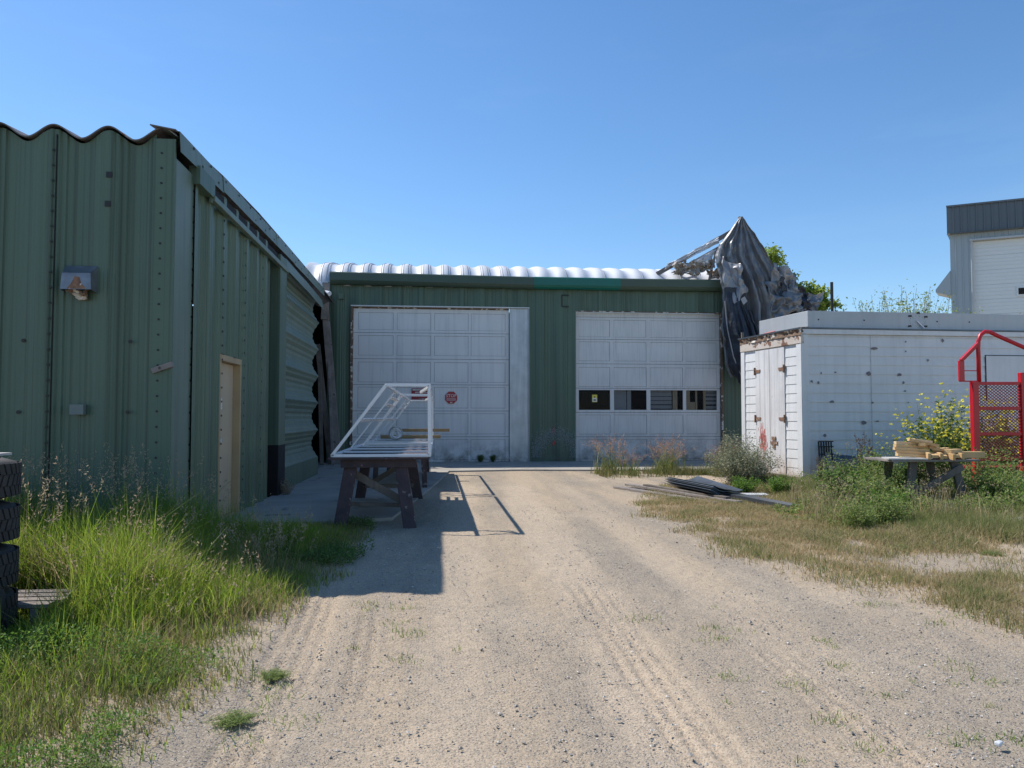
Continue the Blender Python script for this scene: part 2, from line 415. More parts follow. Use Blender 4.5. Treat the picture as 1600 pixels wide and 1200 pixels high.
# ------------------------------------------------------------------ ground
def track_w(x, y):       # coordinate across the driveway, gently bent
    return x - 0.010 * (y - 3) ** 2 * 0.4
def gz(x, y):
    x = np.asarray(x, float); y = np.asarray(y, float)
    base = -0.022 * np.clip(8.0 - y, 0, 9)
    n = (fbm(x, y, 0.6, 3, 1) - 0.5) * 0.05 * np.clip((16.5 - y) / 3, 0, 1)
    veg = np.clip((-0.9 - x) / 0.8, 0, 1) * np.clip((9.0 - y) / 1.0, 0, 1)
    return base + n + veg * 0.03

def gzf(x, y): return float(gz(x, y))

def build_ground():
    def axis(segs):
        out = []
        for a, b, st in segs:
            n = max(1, int(round((b - a) / st))); out += [a + (b - a) * i / n for i in range(n)]
        return out
    far = [30, 45, 70, 110, 180, 300, 500, 900, 1600, 3000]
    xs = np.array([-v for v in far[::-1]] + [-20, -14, -10] + axis([(-7, -1.4, .06), (-1.4, 3.6, .024), (3.6, 10, .06), (10, 22, 1)]) + [22] + far)
    ys = np.array([-v for v in far[::-1]] + [-15, -8, -3] + axis([(0, 2.2, .2), (2.2, 7, .024), (7, 10, .045), (10, 20, .09), (20, 28, 1)]) + [28] + far)
    X, Y = np.meshgrid(xs, ys)
    Z = gz(X, Y)
    near = np.clip((19 - Y) / 2, 0, 1) * (np.abs(X) < 12) * (Y > 1)
    Z += near * ((fbm(X, Y, 9, 3, 4) - 0.5) * 0.014 + (fbm(X, Y, 30, 2, 7) - 0.5) * 0.007)
    rut = np.zeros_like(Z)
    for wc, hw, k in ((-.82, .20, .55), (.10, .26, .8), (1.05, .30, 1.0), (2.0, .22, .6)):
        cx = wc + .035 * (Y - 3) * (1 if wc > -.5 else .5) - .0025 * (Y - 8) ** 2 * .5 + (fbm(Y * .5, Y * 0 + wc, 1, 2, 71) - .5) * .25
        e = (X - cx + (fbm(X, Y, 2.5, 3, 72) - .5) * .22) / hw
        rut = np.maximum(rut, k * np.exp(-e ** 4) * (.55 + .9 * (fbm(X, Y * .5, 1.1, 3, 73) - .25)))
    rut *= np.clip((17 - Y) / 3, 0, 1) * (Y > .5)
    Z -= rut * .014
    # wheel ruts with tread blocks
    for wc, hw, dep, y0, y1 in ((-0.80, .19, .016, 2.6, 6.6), (-0.40, .10, .007, 3.5, 6.2), (1.15, .18, .010, 2.3, 6.5), (1.95, .16, .007, 2.3, 5.0)):
        w = X - wc + 0.012 * (Y - 3.2) ** 2 * (1 if wc < 0 else -.6)
        band = np.clip(1 - (np.abs(w) / hw) ** 4, 0, 1) * np.clip((Y - y0) * 2, 0, 1) * np.clip((y1 - Y) * 1.2, 0, 1)
        tread = ((np.sin((Y * 1.0 + np.abs(w) * 0.8) * 2 * math.pi / 0.075) > 0).astype(float) - .5) * (np.abs(np.sin(w * math.pi / (hw * .55))) > .25)
        Z += band * (-dep + (tread * 0.012 + np.cos(w * 2 * math.pi / .085) * .009) * (0.3 + 1.2 * fbm(X, Y, 2, 2, 12)))
    a, b = X.shape
    V = np.stack([X, Y, Z], -1).reshape(-1, 3)
    I = np.arange(a * b).reshape(a, b)
    F = np.stack([I[:-1, :-1], I[:-1, 1:], I[1:, 1:], I[1:, :-1]], -1).reshape(-1, 4)
    m, n, l, p = new_mat('gravel_and_dirt')
    at = n.new('ShaderNodeAttribute'); at.attribute_name = 'compaction'
    inv = n.new('ShaderNodeMath'); inv.operation = 'MULTIPLY_ADD'; inv.inputs[1].default_value = -.85; inv.inputs[2].default_value = 1.0
    l.new(at.outputs['Fac'], inv.inputs[0])
    tc = n.new('ShaderNodeTexCoord').outputs['Object']
    big = noise(n, l, tc, 0.55, 6, 0.6)
    lanes = noise(n, l, tc, 1.3, 5, 0.6, (1.0, 0.16, 1))
    fine = noise(n, l, tc, 70, 4, 0.7)
    med = noise(n, l, tc, 14, 5, 0.7)
    sand = (0.475, 0.37, 0.255); grey = (0.325, 0.27, 0.205); pale = (0.57, 0.46, 0.33)
    c = mixc(n, l, ramp(n, l, lanes, .40, .60), sand, grey)
    c = mixc(n, l, ramp(n, l, big, .52, .68, 0, .6), c, pale)
    c = mixc(n, l, ramp(n, l, at.outputs['Fac'], .15, .8, 0, .85), c, (0.545, 0.435, 0.315))
    c = mixc(n, l, ramp(n, l, med, .45, .75, 0, .45), c, (0.25, 0.215, 0.175))
    vo = n.new('ShaderNodeTexVoronoi'); vo.inputs['Scale'].default_value = 60
    l.new(tc, vo.inputs['Vector'])
    vc = n.new('ShaderNodeSeparateColor'); l.new(vo.outputs['Color'], vc.inputs[0])
    stone = n.new('ShaderNodeMath'); stone.operation = 'MULTIPLY'
    l.new(ramp(n, l, vo.outputs['Distance'], .45, .3), stone.inputs[0])
    l.new(ramp(n, l, vc.outputs[0], .55, .6), stone.inputs[1])
    st2 = n.new('ShaderNodeMath'); st2.operation = 'MULTIPLY'
    l.new(stone.outputs[0], st2.inputs[0]); l.new(ramp(n, l, lanes, .40, .58, 0.35, 1), st2.inputs[1])
    st3 = n.new('ShaderNodeMath'); st3.operation = 'MULTIPLY'; l.new(st2.outputs[0], st3.inputs[0]); l.new(inv.outputs[0], st3.inputs[1]); st2 = st3
    sc = mixc(n, l, vc.outputs[1], (0.17, 0.165, 0.165), (0.55, 0.52, 0.47))
    c = mixc(n, l, st2.outputs[0], c, sc)
    c = mixc(n, l, ramp(n, l, fine, .4, .75, 0, .4), c, (0.2, 0.175, 0.145))
    vo2 = n.new('ShaderNodeTexVoronoi'); vo2.inputs['Scale'].default_value = 150
    l.new(tc, vo2.inputs['Vector'])
    vc2 = n.new('ShaderNodeSeparateColor'); l.new(vo2.outputs['Color'], vc2.inputs[0])
    c = mixc(n, l, ramp(n, l, vc2.outputs[0], .6, .95, 0, .45), c, (0.60, 0.51, 0.39))
    c = mixc(n, l, ramp(n, l, vc2.outputs[1], .72, .98, 0, .65), c, (0.13, 0.12, 0.105))
    l.new(c, p.inputs['Base Color']); p.inputs['Roughness'].default_value = 0.95
    p.inputs['Specular IOR Level'].default_value = 0.15
    b1 = n.new('ShaderNodeBump'); b1.inputs['Strength'].default_value = 0.8; b1.inputs['Distance'].default_value = 0.012
    ad = n.new('ShaderNodeMath'); ad.operation = 'ADD'
    l.new(st2.outputs[0], ad.inputs[0]); l.new(fine, ad.inputs[1])
    ad2 = n.new('ShaderNodeMath'); ad2.operation = 'ADD'; l.new(ad.outputs[0], ad2.inputs[0]); l.new(med, ad2.inputs[1])
    l.new(ad2.outputs[0], b1.inputs['Height']); l.new(b1.outputs[0], p.inputs['Normal'])
    o = np_mesh('ground', V, F, m, None, smooth=True)
    at_ = o.data.attributes.new('compaction', 'FLOAT', 'POINT'); at_.data.foreach_set('value', np.clip(rut, 0, 1).astype(np.float32).ravel())
    tag(o, kind='structure')
build_ground()

def slab():
    # concrete apron: along the front of the garage and back along the green side wall
    pts = [(-2.64, 9.35), (-1.5, 9.55), (-0.55, 9.9), (-0.25, 12.5), (0.05, 15.5), (0.3, 18.3), (2.0, 18.6), (4.2, 18.3), (8.9, 18.1), (8.9, 21.88), (-3.9, 21.88), (-3.9, 17.7), (-2.64, 17.7)]
    mb = MB(); mb.poly([(x, y, -0.12) for x, y in pts], (0, 0, 0.155))
    o = mb.build('concrete_apron', M['concrete'], None)
    tag(o, kind='structure')
slab()

def stones():
    n = 26000
    y = 2.4 + RNG.random(n) ** 1.7 * 9; x = RNG.uniform(-1.4, 5.5, n)
    lane = fbm(x, y * .2, 1.4, 3, 30)
    keep = (lane > .46) | (RNG.random(n) < .25)
    keep &= x < 5.2 - .1 * y
    x = x[keep]; y = y[keep]; k = len(x)
    r = 0.003 + 0.008 * RNG.random(k) ** 4
    r[:60] = RNG.uniform(.008, .018, 60)
    base = np.array([(1, 0, 0), (0, 1, 0), (-1, 0, 0), (0, -1, 0), (0.3, 0.2, .7), (-.2, -.3, -.5)])
    V = base[None] * (r[:, None, None]) * RNG.uniform(.6, 1.35, (k, 6, 3))
    th = RNG.uniform(0, 6.28, k); c, s = np.cos(th)[:, None], np.sin(th)[:, None]
    V = np.stack([V[..., 0] * c - V[..., 1] * s, V[..., 0] * s + V[..., 1] * c, V[..., 2]], -1)
    V += np.stack([x, y, gz(x, y) + r * .25], -1)[:, None]
    f = np.array([(0, 1, 4), (1, 2, 4), (2, 3, 4), (3, 0, 4), (1, 0, 5), (2, 1, 5), (3, 2, 5), (0, 3, 5)])
    F = (f[None] + (np.arange(k) * 6)[:, None, None]).reshape(-1, 3)
    m, nn, l, p = new_mat('loose_gravel')
    g = nn.new('ShaderNodeNewGeometry'); cr = nn.new('ShaderNodeValToRGB')
    e = cr.color_ramp.elements; e[0].color = (.18, .17, .16, 1); e[1].color = (.62, .57, .5, 1)
    q = e.new(.5); q.color = (.33, .30, .26, 1)
    l.new(g.outputs['Random Per Island'], cr.inputs[0]); l.new(cr.outputs[0], p.inputs['Base Color'])
    p.inputs['Roughness'].default_value = .9
    o = np_mesh('loose_gravel', V.reshape(-1, 3), F, m)
    tag(o, 'loose grey and tan gravel strewn over the driveway', 'gravel', kind='stuff')
stones()

def crumple(corners, amp, seed, name, mat, parent, n=40, sc=4.0):
    c = [np.array(v, float) for v in corners]
    u, v = np.meshgrid(np.linspace(0, 1, n), np.linspace(0, 1, n))
    P = ((1 - u) * (1 - v))[..., None] * c[0] + (u * (1 - v))[..., None] * c[1] + (u * v)[..., None] * c[2] + ((1 - u) * v)[..., None] * c[3]
    for k in range(3):
        q = fbm(u * sc * .55, v * sc * .55, 1, 2, seed + k * 7) - .5
        q2 = np.abs(fbm(u * sc * .8, v * sc * .8, 1, 2, seed + 20 + k) - .5)
        P[..., k] += (q * 2 + q2 * 1.5) * amp * (1.0 if k == 1 else .6)
    I = np.arange(n * n).reshape(n, n)
    F = np.stack([I[:-1, :-1], I[:-1, 1:], I[1:, 1:], I[1:, :-1]], -1).reshape(-1, 4)
    o = np_mesh(name, P.reshape(-1, 3), F, mat, parent, smooth=True)
    md = o.modifiers.new('s', 'SOLIDIFY'); md.thickness = .006
    return o

# ------------------------------------------------------------------ ribbed metal wall
PITCH_R = 0.575
def rib(u, off=0.0, p=PITCH_R, amp=0.058):
    """height of the sheet profile at distance u along the wall: a flat crest, three sharp steps down, a slow rise"""
    t = ((u - off) / p) % 1.0
    r = np.full_like(t, amp)
    for q in (0.14, 0.24, 0.35):
        r -= amp / 3 * np.clip((t - q) / 0.022, 0, 1)
        r += 0.004 * np.exp(-((t - q + .02) / 0.02) ** 2)
    r += amp * np.clip((t - 0.55) / 0.40, 0, 1)
    return r

def ribwall(axis, fixed, sign, u0, u1, intervals, off=0, step=0.012, micro=0.0012, depth=0):
    """vertical corrugated sheet. intervals(u)->list of (z0,z1). sign: outward direction along the other axis."""
    us = np.arange(u0, u1 + step * .5, step)
    r = rib(us if axis == 'x' else -us, off if axis == 'x' else -off) + micro * np.sin(us * 2 * math.pi / 0.036)
    V = []; F = []; k = 0
    prev = None
    for i, u in enumerate(us):
        iv = intervals(u); cur = []
        for z0, z1 in iv:
            q = fixed + sign * r[i]
            pt = (lambda z: (u, q, z)) if axis == 'x' else (lambda z: (q, u, z))
            V.append(pt(z0)); V.append(pt(z1)); cur.append(k); k += 2
        if prev is not None:
            piv, pk = prev
            if len(piv) == len(iv):
                for a, b in zip(pk, cur): F.append((a, b, b + 1, a + 1))
            else:
                for (z0, z1), b in zip(iv, cur):
                    for (y0, y1), a in zip(piv, pk):
                        if abs(y0 - z0) < .3 and abs(y1 - z1) < .3: F.append((a, b, b + 1, a + 1))
        prev = (iv, cur)
    return np.array(V), np.array(F)

def bolts(mb, pts, nrm, r=0.012, h=0.008, mi=0):
    nrm = Vector(nrm)
    for p in pts:
        p = Vector(p); mb.tube([p, p + nrm * h], r, 6, mi)

def bolt_parts(t, items):
    """items (point, normal, radius): the nearest hundred are parts of their own, the far rest one part"""
    items = sorted(items, key=lambda q: q[0][1] + .3 * abs(q[0][2] - 2.5))
    cache = {}
    for p, nr, r in items[:100]:
        key = (nr, r)
        if key not in cache:
            mb = MB(); bolts(mb, [(0, 0, 0)], nr, r); o = mb.build('bolt', M['black'], t, local=True); cache[key] = o.data
        else:
            o = bpy.data.objects.new('bolt', cache[key]); COL.objects.link(o); o.parent = t
        o.location = Vector(p) - wloc(t)
    mb = MB()
    for p, nr, r in items[100:]: bolts(mb, [p], nr, r)
    if mb.v: tag(mb.build('bolts', M['black'], t), kind='stuff')

# ------------------------------------------------------------------ left building
FY = 7.95; SX = -2.65
def left_building():
    t = thing('metal_building', 'dark green corrugated metal building in shade at the left with a wavy roof edge', 'building', (-2.65, 7.95, 0))
    ztop = lambda x: 4.10 + 0.062 * math.cos(2 * math.pi * (x + 2.74) / 0.515)
    V, F = ribwall('x', FY, -1, -9.5, -2.80, lambda u: [(-0.15, ztop(u) - 0.005)], off=-2.74 + .02)
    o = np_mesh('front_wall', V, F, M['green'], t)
    mb = MB()
    # corner flashing wraps both faces
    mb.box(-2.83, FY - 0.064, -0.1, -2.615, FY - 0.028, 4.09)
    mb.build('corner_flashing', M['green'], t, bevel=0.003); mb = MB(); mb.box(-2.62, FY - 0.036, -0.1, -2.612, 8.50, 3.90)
    mb.build('corner_flashing', M['green_light'], t, bevel=0.003)
    B = []
    for x in (-2.745, -3.775, -4.80): B += [((x, FY - (0.062 if x > -3 else .056), z), (0, -1, 0), .012) for z in np.arange(0.75, 4.0, 0.152)]
    B += [((-2.611, 8.46, z), (1, 0, 0), .014) for z in np.arange(0.5, 3.9, 0.17)]
    for y in (9.59, 10.66, 11.70): B += [((SX + 0.060, y, z), (1, 0, 0), .014) for z in np.arange(0.3, 3.75, 0.17)]
    for x, z in ((-4.02, 2.05), (-3.02, 2.05), (-4.05, 1.35), (-3.03, 1.35)): B.append(((x, FY - .035, z), (0, -1, 0), .02))
    for x, z in ((-3.244, 3.708), (-3.25, 3.416)):
        mb = MB(); mb.box(x - .028, FY - 0.07, z - .028, x + .028, FY - 0.02, z + .028); mb.build('plate_fixing', M['black'], t)
    ztb = lambda y: 4.17 + 0.008 * (y - 7.9) + 0.04 * math.sin((y - 7.9) / 9.8 * math.pi)
    B += [((-2.565, yy, ztb(yy) - .04 - .1 * (k % 2)), (1, 0, 0), .016) for k, yy in enumerate(np.arange(8.3, 17.6, .31))]
    for x in (-3.752, -4.78):
        mb = MB(); mb.box(x, FY - 0.063, 0.3, x + .006, FY - 0.045, 4.1); mb.build('sheet_seam', M['black'], t)
    # wavy roof sheet: a corrugated arch whose end overhangs the front wall
    ns = 340; xs = np.linspace(-9.8, -2.60, ns)
    prof = [(FY - 0.082, 0.0), (FY + .4, 0.05), (FY + 1.6, .12), (FY + 3.5, .17), (FY + 6, .17), (FY + 8, .16), (FY + 9.9, .13), (FY + 12, 0.08)]
    P = np.array([[(x, y, 4.125 + dz + 0.065 * math.cos(2 * math.pi * (x + 2.74) / 0.515)) for x in xs] for y, dz in prof])
    mb = MB(); mb.grid(P)
    # torn turned up corner of the end sheet
    mb.add([(-2.84, FY - .14, 4.20), (-2.60, FY - .12, 4.165), (-2.58, FY + .1, 4.17), (-2.8, FY + .1, 4.2)], [(0, 1, 2, 3)])
    mb.build('roof', M['roof_edge'], t, solid=0.012)
    # side wall
    def side_iv(y):
        if 9.575 < y < 10.60: return [(2.07, 4.0)]
        return [(-0.05, 4.0)]
    V, F = ribwall('y', SX, 1, 8.46, 12.36, side_iv, off=9.60 + .07)
    np_mesh('side_wall', V, F, M['green_side'], t)
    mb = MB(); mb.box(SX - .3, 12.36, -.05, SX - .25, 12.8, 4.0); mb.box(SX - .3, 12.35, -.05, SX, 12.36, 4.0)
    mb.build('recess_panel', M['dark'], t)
    # man door
    d = MB(); d.box(SX - .09, 9.635, .05, SX - .05, 10.54, 1.99)
    dd = d.build('entry_door', M['tan_door'], t)
    f = MB(); f.box(SX - .14, 9.575, .0, SX + .045, 9.63, 2.07); f.box(SX - .14, 10.545, .0, SX + .045, 10.60, 2.07); f.box(SX - .14, 9.632, 1.995, SX + .045, 10.543, 2.07)
    f.box(SX - .14, 9.632, 0.0, SX + .02, 10.543, .045)
    f.build('door_frame', M['tan_frame'], dd, bevel=.004)
    h = MB(); h.tube([(SX - .05, 9.74, 1.02), (SX + .0, 9.74, 1.02)], .012, 8); h.lathe([(.0, 0), (.03, 0), (.03, .05), (0, .05)], (SX + .012, 9.74, .995), 12)
    h.build('door_handle', M['galv'], dd)
    nt = MB(); nt.box(SX - .049, 9.93, 1.40, SX - .045, 10.02, 1.54)
    nt.build('paper_notice', M['white_paint'], dd)
    # verge flashing: overlapping lengths bent over the roof edge
    zt = lambda y: 4.17 + 0.008 * (y - 7.9) + 0.04 * math.sin((y - 7.9) / 9.8 * math.pi)
    y = 7.88; i = 0
    mb = MB()
    while y < 17.7:
        y2 = min(y + 1.55, 17.75); e = 0.006 * (i % 2)
        a = zt(y) + .01 * random.uniform(-1, 1); b = zt(y2) + .015 * random.uniform(-1, 1)
        mb.add([(-2.575 + e, y, a), (-2.575 + e, y2 + .03, b), (-2.56 + e, y2 + .03, b - .19), (-2.56 + e, y, a - .19 - .02 * (i == 0)),
                (-2.72 + e, y, a + .012 + e), (-2.72 + e, y2 + .03, b + .012 + e)], [(0, 1, 2, 3), (4, 5, 1, 0)])
        y = y2; i += 1
    mb.build('verge_flashing', M['green_light'], t, solid=0.004)
    # near-black box behind rail, puts the shade of the gap into colour
    mb = MB(); mb.box(SX - .02, 8.9, 3.86, SX + .055, 13.3, 3.98); mb.build('gap_shade_strip', M['dark'], t)
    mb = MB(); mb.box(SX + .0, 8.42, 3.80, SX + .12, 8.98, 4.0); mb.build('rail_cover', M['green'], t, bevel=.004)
    mb = MB(); mb.box(SX + .06, 8.95, 3.76, SX + .13, 13.35, 3.83); mb.box(SX + .06, 8.93, 3.74, SX + .1, 8.96, 3.86)
    mb.build('door_rail', M['green_light'], t, bevel=.006)
    # column between the two halves
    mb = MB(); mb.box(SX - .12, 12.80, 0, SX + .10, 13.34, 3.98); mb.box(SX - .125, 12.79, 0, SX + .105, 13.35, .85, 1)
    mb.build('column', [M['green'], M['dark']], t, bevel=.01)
    # horizontally corrugated wall
    zs = np.linspace(0.42, 4.02, 260); p2 = .60
    ys = [13.36, 14.5, 16, 17.55]
    def wx(z):
        tt = (z - .42) / p2
        return 0.02 - 0.15 * math.sqrt(math.sin(math.pi * tt) ** 2 + .012) + 0.007 * math.cos(2 * math.pi * tt * 6) + 0.0015 * math.sin(z * 2 * math.pi / .04)
    P = np.array([[(SX + wx(z), y, z) for y in ys] for z in zs])
    mb = MB(); mb.grid(P); mb.build('wave_wall', M['green_light'], t, solid=.006)
    mb = MB(); mb.box(SX - .08, 13.36, 0, SX + .02, 17.55, .42); mb.box(SX + .0, 13.351, 0, SX + .03, 13.375, 4.0, 1)
    mb.build('plinth', [M['green_side'], M['green_light']], t)
    for z0 in (1.62, 3.42): B += [((SX + wx(z0), y, z0), (1, 0, 0), .012) for y in np.arange(13.5, 17.5, .13)]
    bolt_parts(t, B)
    mb = MB()
    for (a, b, za, zb) in ((13.36, 15.3, 4.02, 3.99), (15.3, 17.6, 4.0, 3.93)):
        mb.add([(SX + .07, a, za), (SX + .07, b, zb), (SX + .10, b, zb - .2), (SX + .10, a, za - .2), (SX - .05, a, za + .03), (SX - .05, b, zb + .03)], [(0, 1, 2, 3), (4, 5, 1, 0)])
    mb.build('lower_flashing', M['green_light'], t, solid=.005)
    # back parts never seen in full: closing walls
    mb = MB(); mb.box(-9.5, 19.9, 0, -3.9, 19.95, 4.1); mb.box(-9.55, FY, 0, -9.5, 19.9, 4.1); mb.box(SX - .5, 13.4, 0, SX - .45, 17.5, 4.1)
    mb.box(-3.95, 17.55, 0, -3.9, 19.9, 4.1)
    mb.build('rear_wall', M['dark'], t)
    # vent hood on the front wall
    v = MB()
    x0, x1 = -3.636, -3.333; y0 = FY - .05; yd = FY - .17
    v.add([(x0, y0, 2.79), (x1, y0, 2.79), (x1 - .02, yd, 2.70), (x0 + .02, yd, 2.70), (x0 + .01, yd - .01, 2.54), (x1 - .01, yd - .01, 2.54)],
          [(0, 1, 2, 3), (3, 2, 5, 4)])
    v.add([(x0, y0, 2.79), (x0 + .02, yd, 2.70), (x0 + .01, yd - .01, 2.54), (x0, y0, 2.52), (x1, y0, 2.79), (x1 - .02, yd, 2.70), (x1 - .01, yd - .01, 2.54), (x1, y0, 2.52)],
          [(0, 1, 2, 3), (7, 6, 5, 4)])
    vh = v.build('vent_hood', M['hood'], t, solid=.004)
    r = MB(); r.add([(x0 + .07, yd - .012, 2.545), (x1 - .05, yd - .014, 2.545), (x1 - .10, yd - .010, 2.60), (x1 - .12, yd - .008, 2.66), (x0 + .14, yd - .007, 2.67), (x0 + .11, yd - .009, 2.6)], [(0, 1, 2, 3, 4, 5)])
    r.build('rust_patch', M['rust'], vh)
    crumple([(-3.58, FY - .14, 2.54), (-3.39, FY - .14, 2.54), (-3.43, FY - .07, 2.45), (-3.53, FY - .07, 2.45)], .05, 33, 'nest_debris', M['rustwood'], vh, 14, 5)
    j = MB(); j.box(-3.55, FY - .10, 1.325, -3.42, FY - .03, 1.425); j.tube([(-3.485, FY - .02, 1.33), (-3.485, FY - .02, .6)], .004, 6)
    j.build('junction_box', M['box_grey'], t, bevel=.006)
    w = MB(); w.bar((-2.79, FY - .07, 1.755), (-2.60, FY - .07, 1.825), .06, .055); wb = w.build('timber_block', M['wood_grey'], t, bevel=.004)
left_building()

# ------------------------------------------------------------------ garage
GY = 21.9
def overhead_door(t, x0, x1, cols, rows, bounds, y, mat, windows=None):
    """sectional door: a raised grid of rails and stiles over recessed panels; rows/cols are the panel spans"""
    mb = MB()
    for i in range(len(bounds) - 1):
        zt, zb = bounds[i], bounds[i + 1]
        zt -= .005; zb += .005
        r0, r1 = rows[i]     # top,bottom of the panels
        wi = windows is not None and i == windows
        mb.box(x0, y, r0, x1, y + .019, zt); mb.box(x0, y, zb, x1, y + .019, r1)
        if wi: mb.box(x0, y + .019, r0, x1, y + .04, zt); mb.box(x0, y + .019, zb, x1, y + .04, r1)
        xs = [x0] + [v for c in cols for v in c] + [x1]
        for k in range(0, len(xs), 2):
            mb.box(xs[k], y + .0005, r1, xs[k + 1], y + (.04 if wi else .019), r0)
        if not wi:
            for c0, c1 in cols:   # each panel sits back in its frame with a gap showing black as groove shade
                mb.box(c0 + .007, y + .014, r1 + .007, c1 - .006, y + .03, r0 - .006)
                mb.box(c0 + .05, y + .010, r1 + .05, c1 - .05, y + .0139, r0 - .05)
    o = mb.build('overhead_door', mat, t)
    b = MB()
    for i in range(len(bounds) - 1):
        if windows is None or i != windows: b.box(x0, y + .045, bounds[i + 1] - .02, x1, y + .06, bounds[i] + (.02 if i else 0))
    b.build('groove_shade_backing', M['dark'], o)  # black backing added so the grooves read dark, as if shaded
    return o

def garage():
    t = thing('garage_building', 'long green metal garage with two large white overhead doors and a white corrugated roof', 'building', (-3, 21.9, 0))
    Z1 = 4.44
    def iv(x):
        if -2.41 < x < 2.645: return [(Z1, 5.08)]
        if 4.0 < x < 8.385: return [(4.37, 5.08)]
        return [(-.05, 5.08)]
    V, F = ribwall('x', GY, -1, -3.0, 9.9, iv, off=-1.62, step=.016, micro=.0015)
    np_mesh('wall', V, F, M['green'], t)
    mb = MB(); mb.box(-3.05, GY - .05, 0, -2.98, GY + .3, 5.1); mb.build('end_post', M['green_trim'], t)
    # dark space behind everything
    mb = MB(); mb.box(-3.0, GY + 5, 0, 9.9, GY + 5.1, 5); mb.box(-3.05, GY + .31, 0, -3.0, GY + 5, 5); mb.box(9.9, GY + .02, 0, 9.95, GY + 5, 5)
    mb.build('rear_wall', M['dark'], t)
    # eave trim lengths
    def trim(x0, x1, z0, z1, mat, e=0):
        P = []
        for x, dz in ((x0, z1[0]), (x1, z1[1])):
            zt = dz; zb = dz - .33
            P.append([(x, GY - .02, zt), (x, GY - .26 - e, zt), (x, GY - .29 - e, zt - .03), (x, GY - .29 - e, zb + .10), (x, GY - .25 - e, zb + .04), (x, GY - .21, zb), (x, GY - .04, zb)])
        mb = MB(); mb.grid(np.array(P))
        for row in P: mb.add(row, [tuple(range(len(row)))])
        return mb.build('eave_trim', mat, t)
    a = trim(-2.98, 2.80, 0, (5.36, 5.31), M['green_trim']); a['label'] = 'dark green eave trim'
    b = trim(2.76, 5.28, 0, (5.315, 5.315), M['teal_trim'], .008); b['label'] = 'teal replacement length of eave trim'
    c = trim(5.26, 8.36, 0, (5.31, 5.33), M['olive_trim'], .002); c['label'] = 'olive green eave trim'
    # corrugated curved roof
    xs = np.linspace(-3.75, 9.4, 760)
    th = list(np.radians([66, 60, 52, 44, 36, 29, 23, 18, 14, 11, 9, 7, 5, 3, 0, -4]))
    R = 1.42; P = []
    y0 = GY - .02; z0 = 5.00
    yy, zz = y0, z0
    for i, a in enumerate(th):
        ph = a
        if i:
            da = th[i - 1] - a
            Rr = R if a > math.radians(12) else 14
            am = (a + th[i - 1]) / 2
            yy += Rr * da * math.cos(am); zz += Rr * da * math.sin(am)
        nr = (-math.sin(a), math.cos(a))
        row = []
        for x in xs:
            cc = math.cos(2 * math.pi * (x + 1.50) / .575); w = .030 * cc + .016 * (1 - abs(math.sin(math.pi * (x + 1.50) / .575)) ** 3) - .01
            fade = min(1, .25 + i / 4.0)
            row.append((x, yy + nr[0] * w * fade, zz + nr[1] * w * fade - 0.0))
        P.append(row)
    mb = MB(); mb.grid(np.array(P)); mb.build('roof', M['roof_white'], t, smooth=True)
    mb = MB()
    for k, x in enumerate([-1.5 + .575 * q + e for q in range(-3, 19) for e in ((-.10, -.04, .09, .15) if q < 7 else ((.12,) if q % 2 else ()))]):
        rowp = [(x, P[i][int((x + 3.75) / 13.15 * 759)][1] - .004, P[i][int((x + 3.75) / 13.15 * 759)][2] + .006) for i in range(1, 14)]
        mb = MB(); mb.tube(rowp, .007, 4); mb.build('roof_seam', M['roof_line'], t)
    # left door
    cols = [(-2.21, -1.225), (-1.125, -.17), (-.065, .90), (.98, 1.965)]
    rows = [(4.27, 3.78), (3.62, 3.055), (2.865, 2.295), (2.155, 1.56), (1.405, .82), (.67, .09)]
    bd = [4.385, 3.70, 2.955, 2.225, 1.48, .745, .03]
    d1 = overhead_door(t, -2.345, 2.07, cols, rows, bd, GY + .06, M['door_white'])
    f = MB(); f.box(-2.41, GY - .065, 0, -2.345, GY + .12, Z1)
    f.build('door_frame', M['rustwood'], d1)
    f = MB(); f.box(-2.41, GY - .075, Z1 - .012, 2.65, GY + .05, Z1 + .02); f.build('head_flashing', M['door_white2'], d1)
    f = MB(); f.box(-2.34, GY + .03, 4.386, 2.07, GY + .10, Z1 - .014); f.build('head_board', M['rustwood'], d1)
    f = MB(); f.box(-2.34, GY + .05, .0, 2.07, GY + .12, .029); f.build('bottom_seal', M['black'], d1)
    # filler panel beside it, in two sheets
    f = MB(); f.box(2.085, GY - .01, .02, 2.625, GY + .05, 2.70); f.box(2.085, GY - .014, 2.69, 2.625, GY + .046, 4.42)
    f.box(2.625, GY - .065, 0, 2.645, GY + .05, 4.42)
    fp = f.build('filler_panel', M['panel_metal'], t, bevel=.003); fp['label'] = 'patched galvanised sheet beside the left door'
    # right door
    cols2 = [(4.107, 5.03), (5.144, 6.114), (6.228, 7.208), (7.304, 8.234)]
    rows2 = [(4.14, 3.64), (3.50, 2.94), (2.755, 2.19), (2.092, 1.515), (1.37, .81), (.655, .09)]
    bd2 = [4.22, 3.57, 2.855, 2.145, 1.44, .735, .03]
    d2 = overhead_door(t, 4.01, 8.33, cols2, rows2, bd2, GY + .06, M['door_white2'], windows=3)
    f = MB(); f.box(4.01, GY + .065, 4.224, 8.33, GY + .10, 4.36); f.build('head_board', M['door_white2'], d2)
    f = MB(); f.box(3.99, GY - .065, 4.362, 8.40, GY + .05, 4.385); f.box(8.335, GY - .065, 0, 8.38, GY + .06, 4.36); f.build('door_frame', M['rustwood'], d2)
    for c0, c1 in cols2:
        p = MB(); p.box(c0 + .002, GY + .085, 1.517, c1 - .002, GY + .09, 2.09); p.build('window_pane', M['glass'], d2)
    # added strips and boards behind the panes, standing in for their yard reflections
    p = MB()
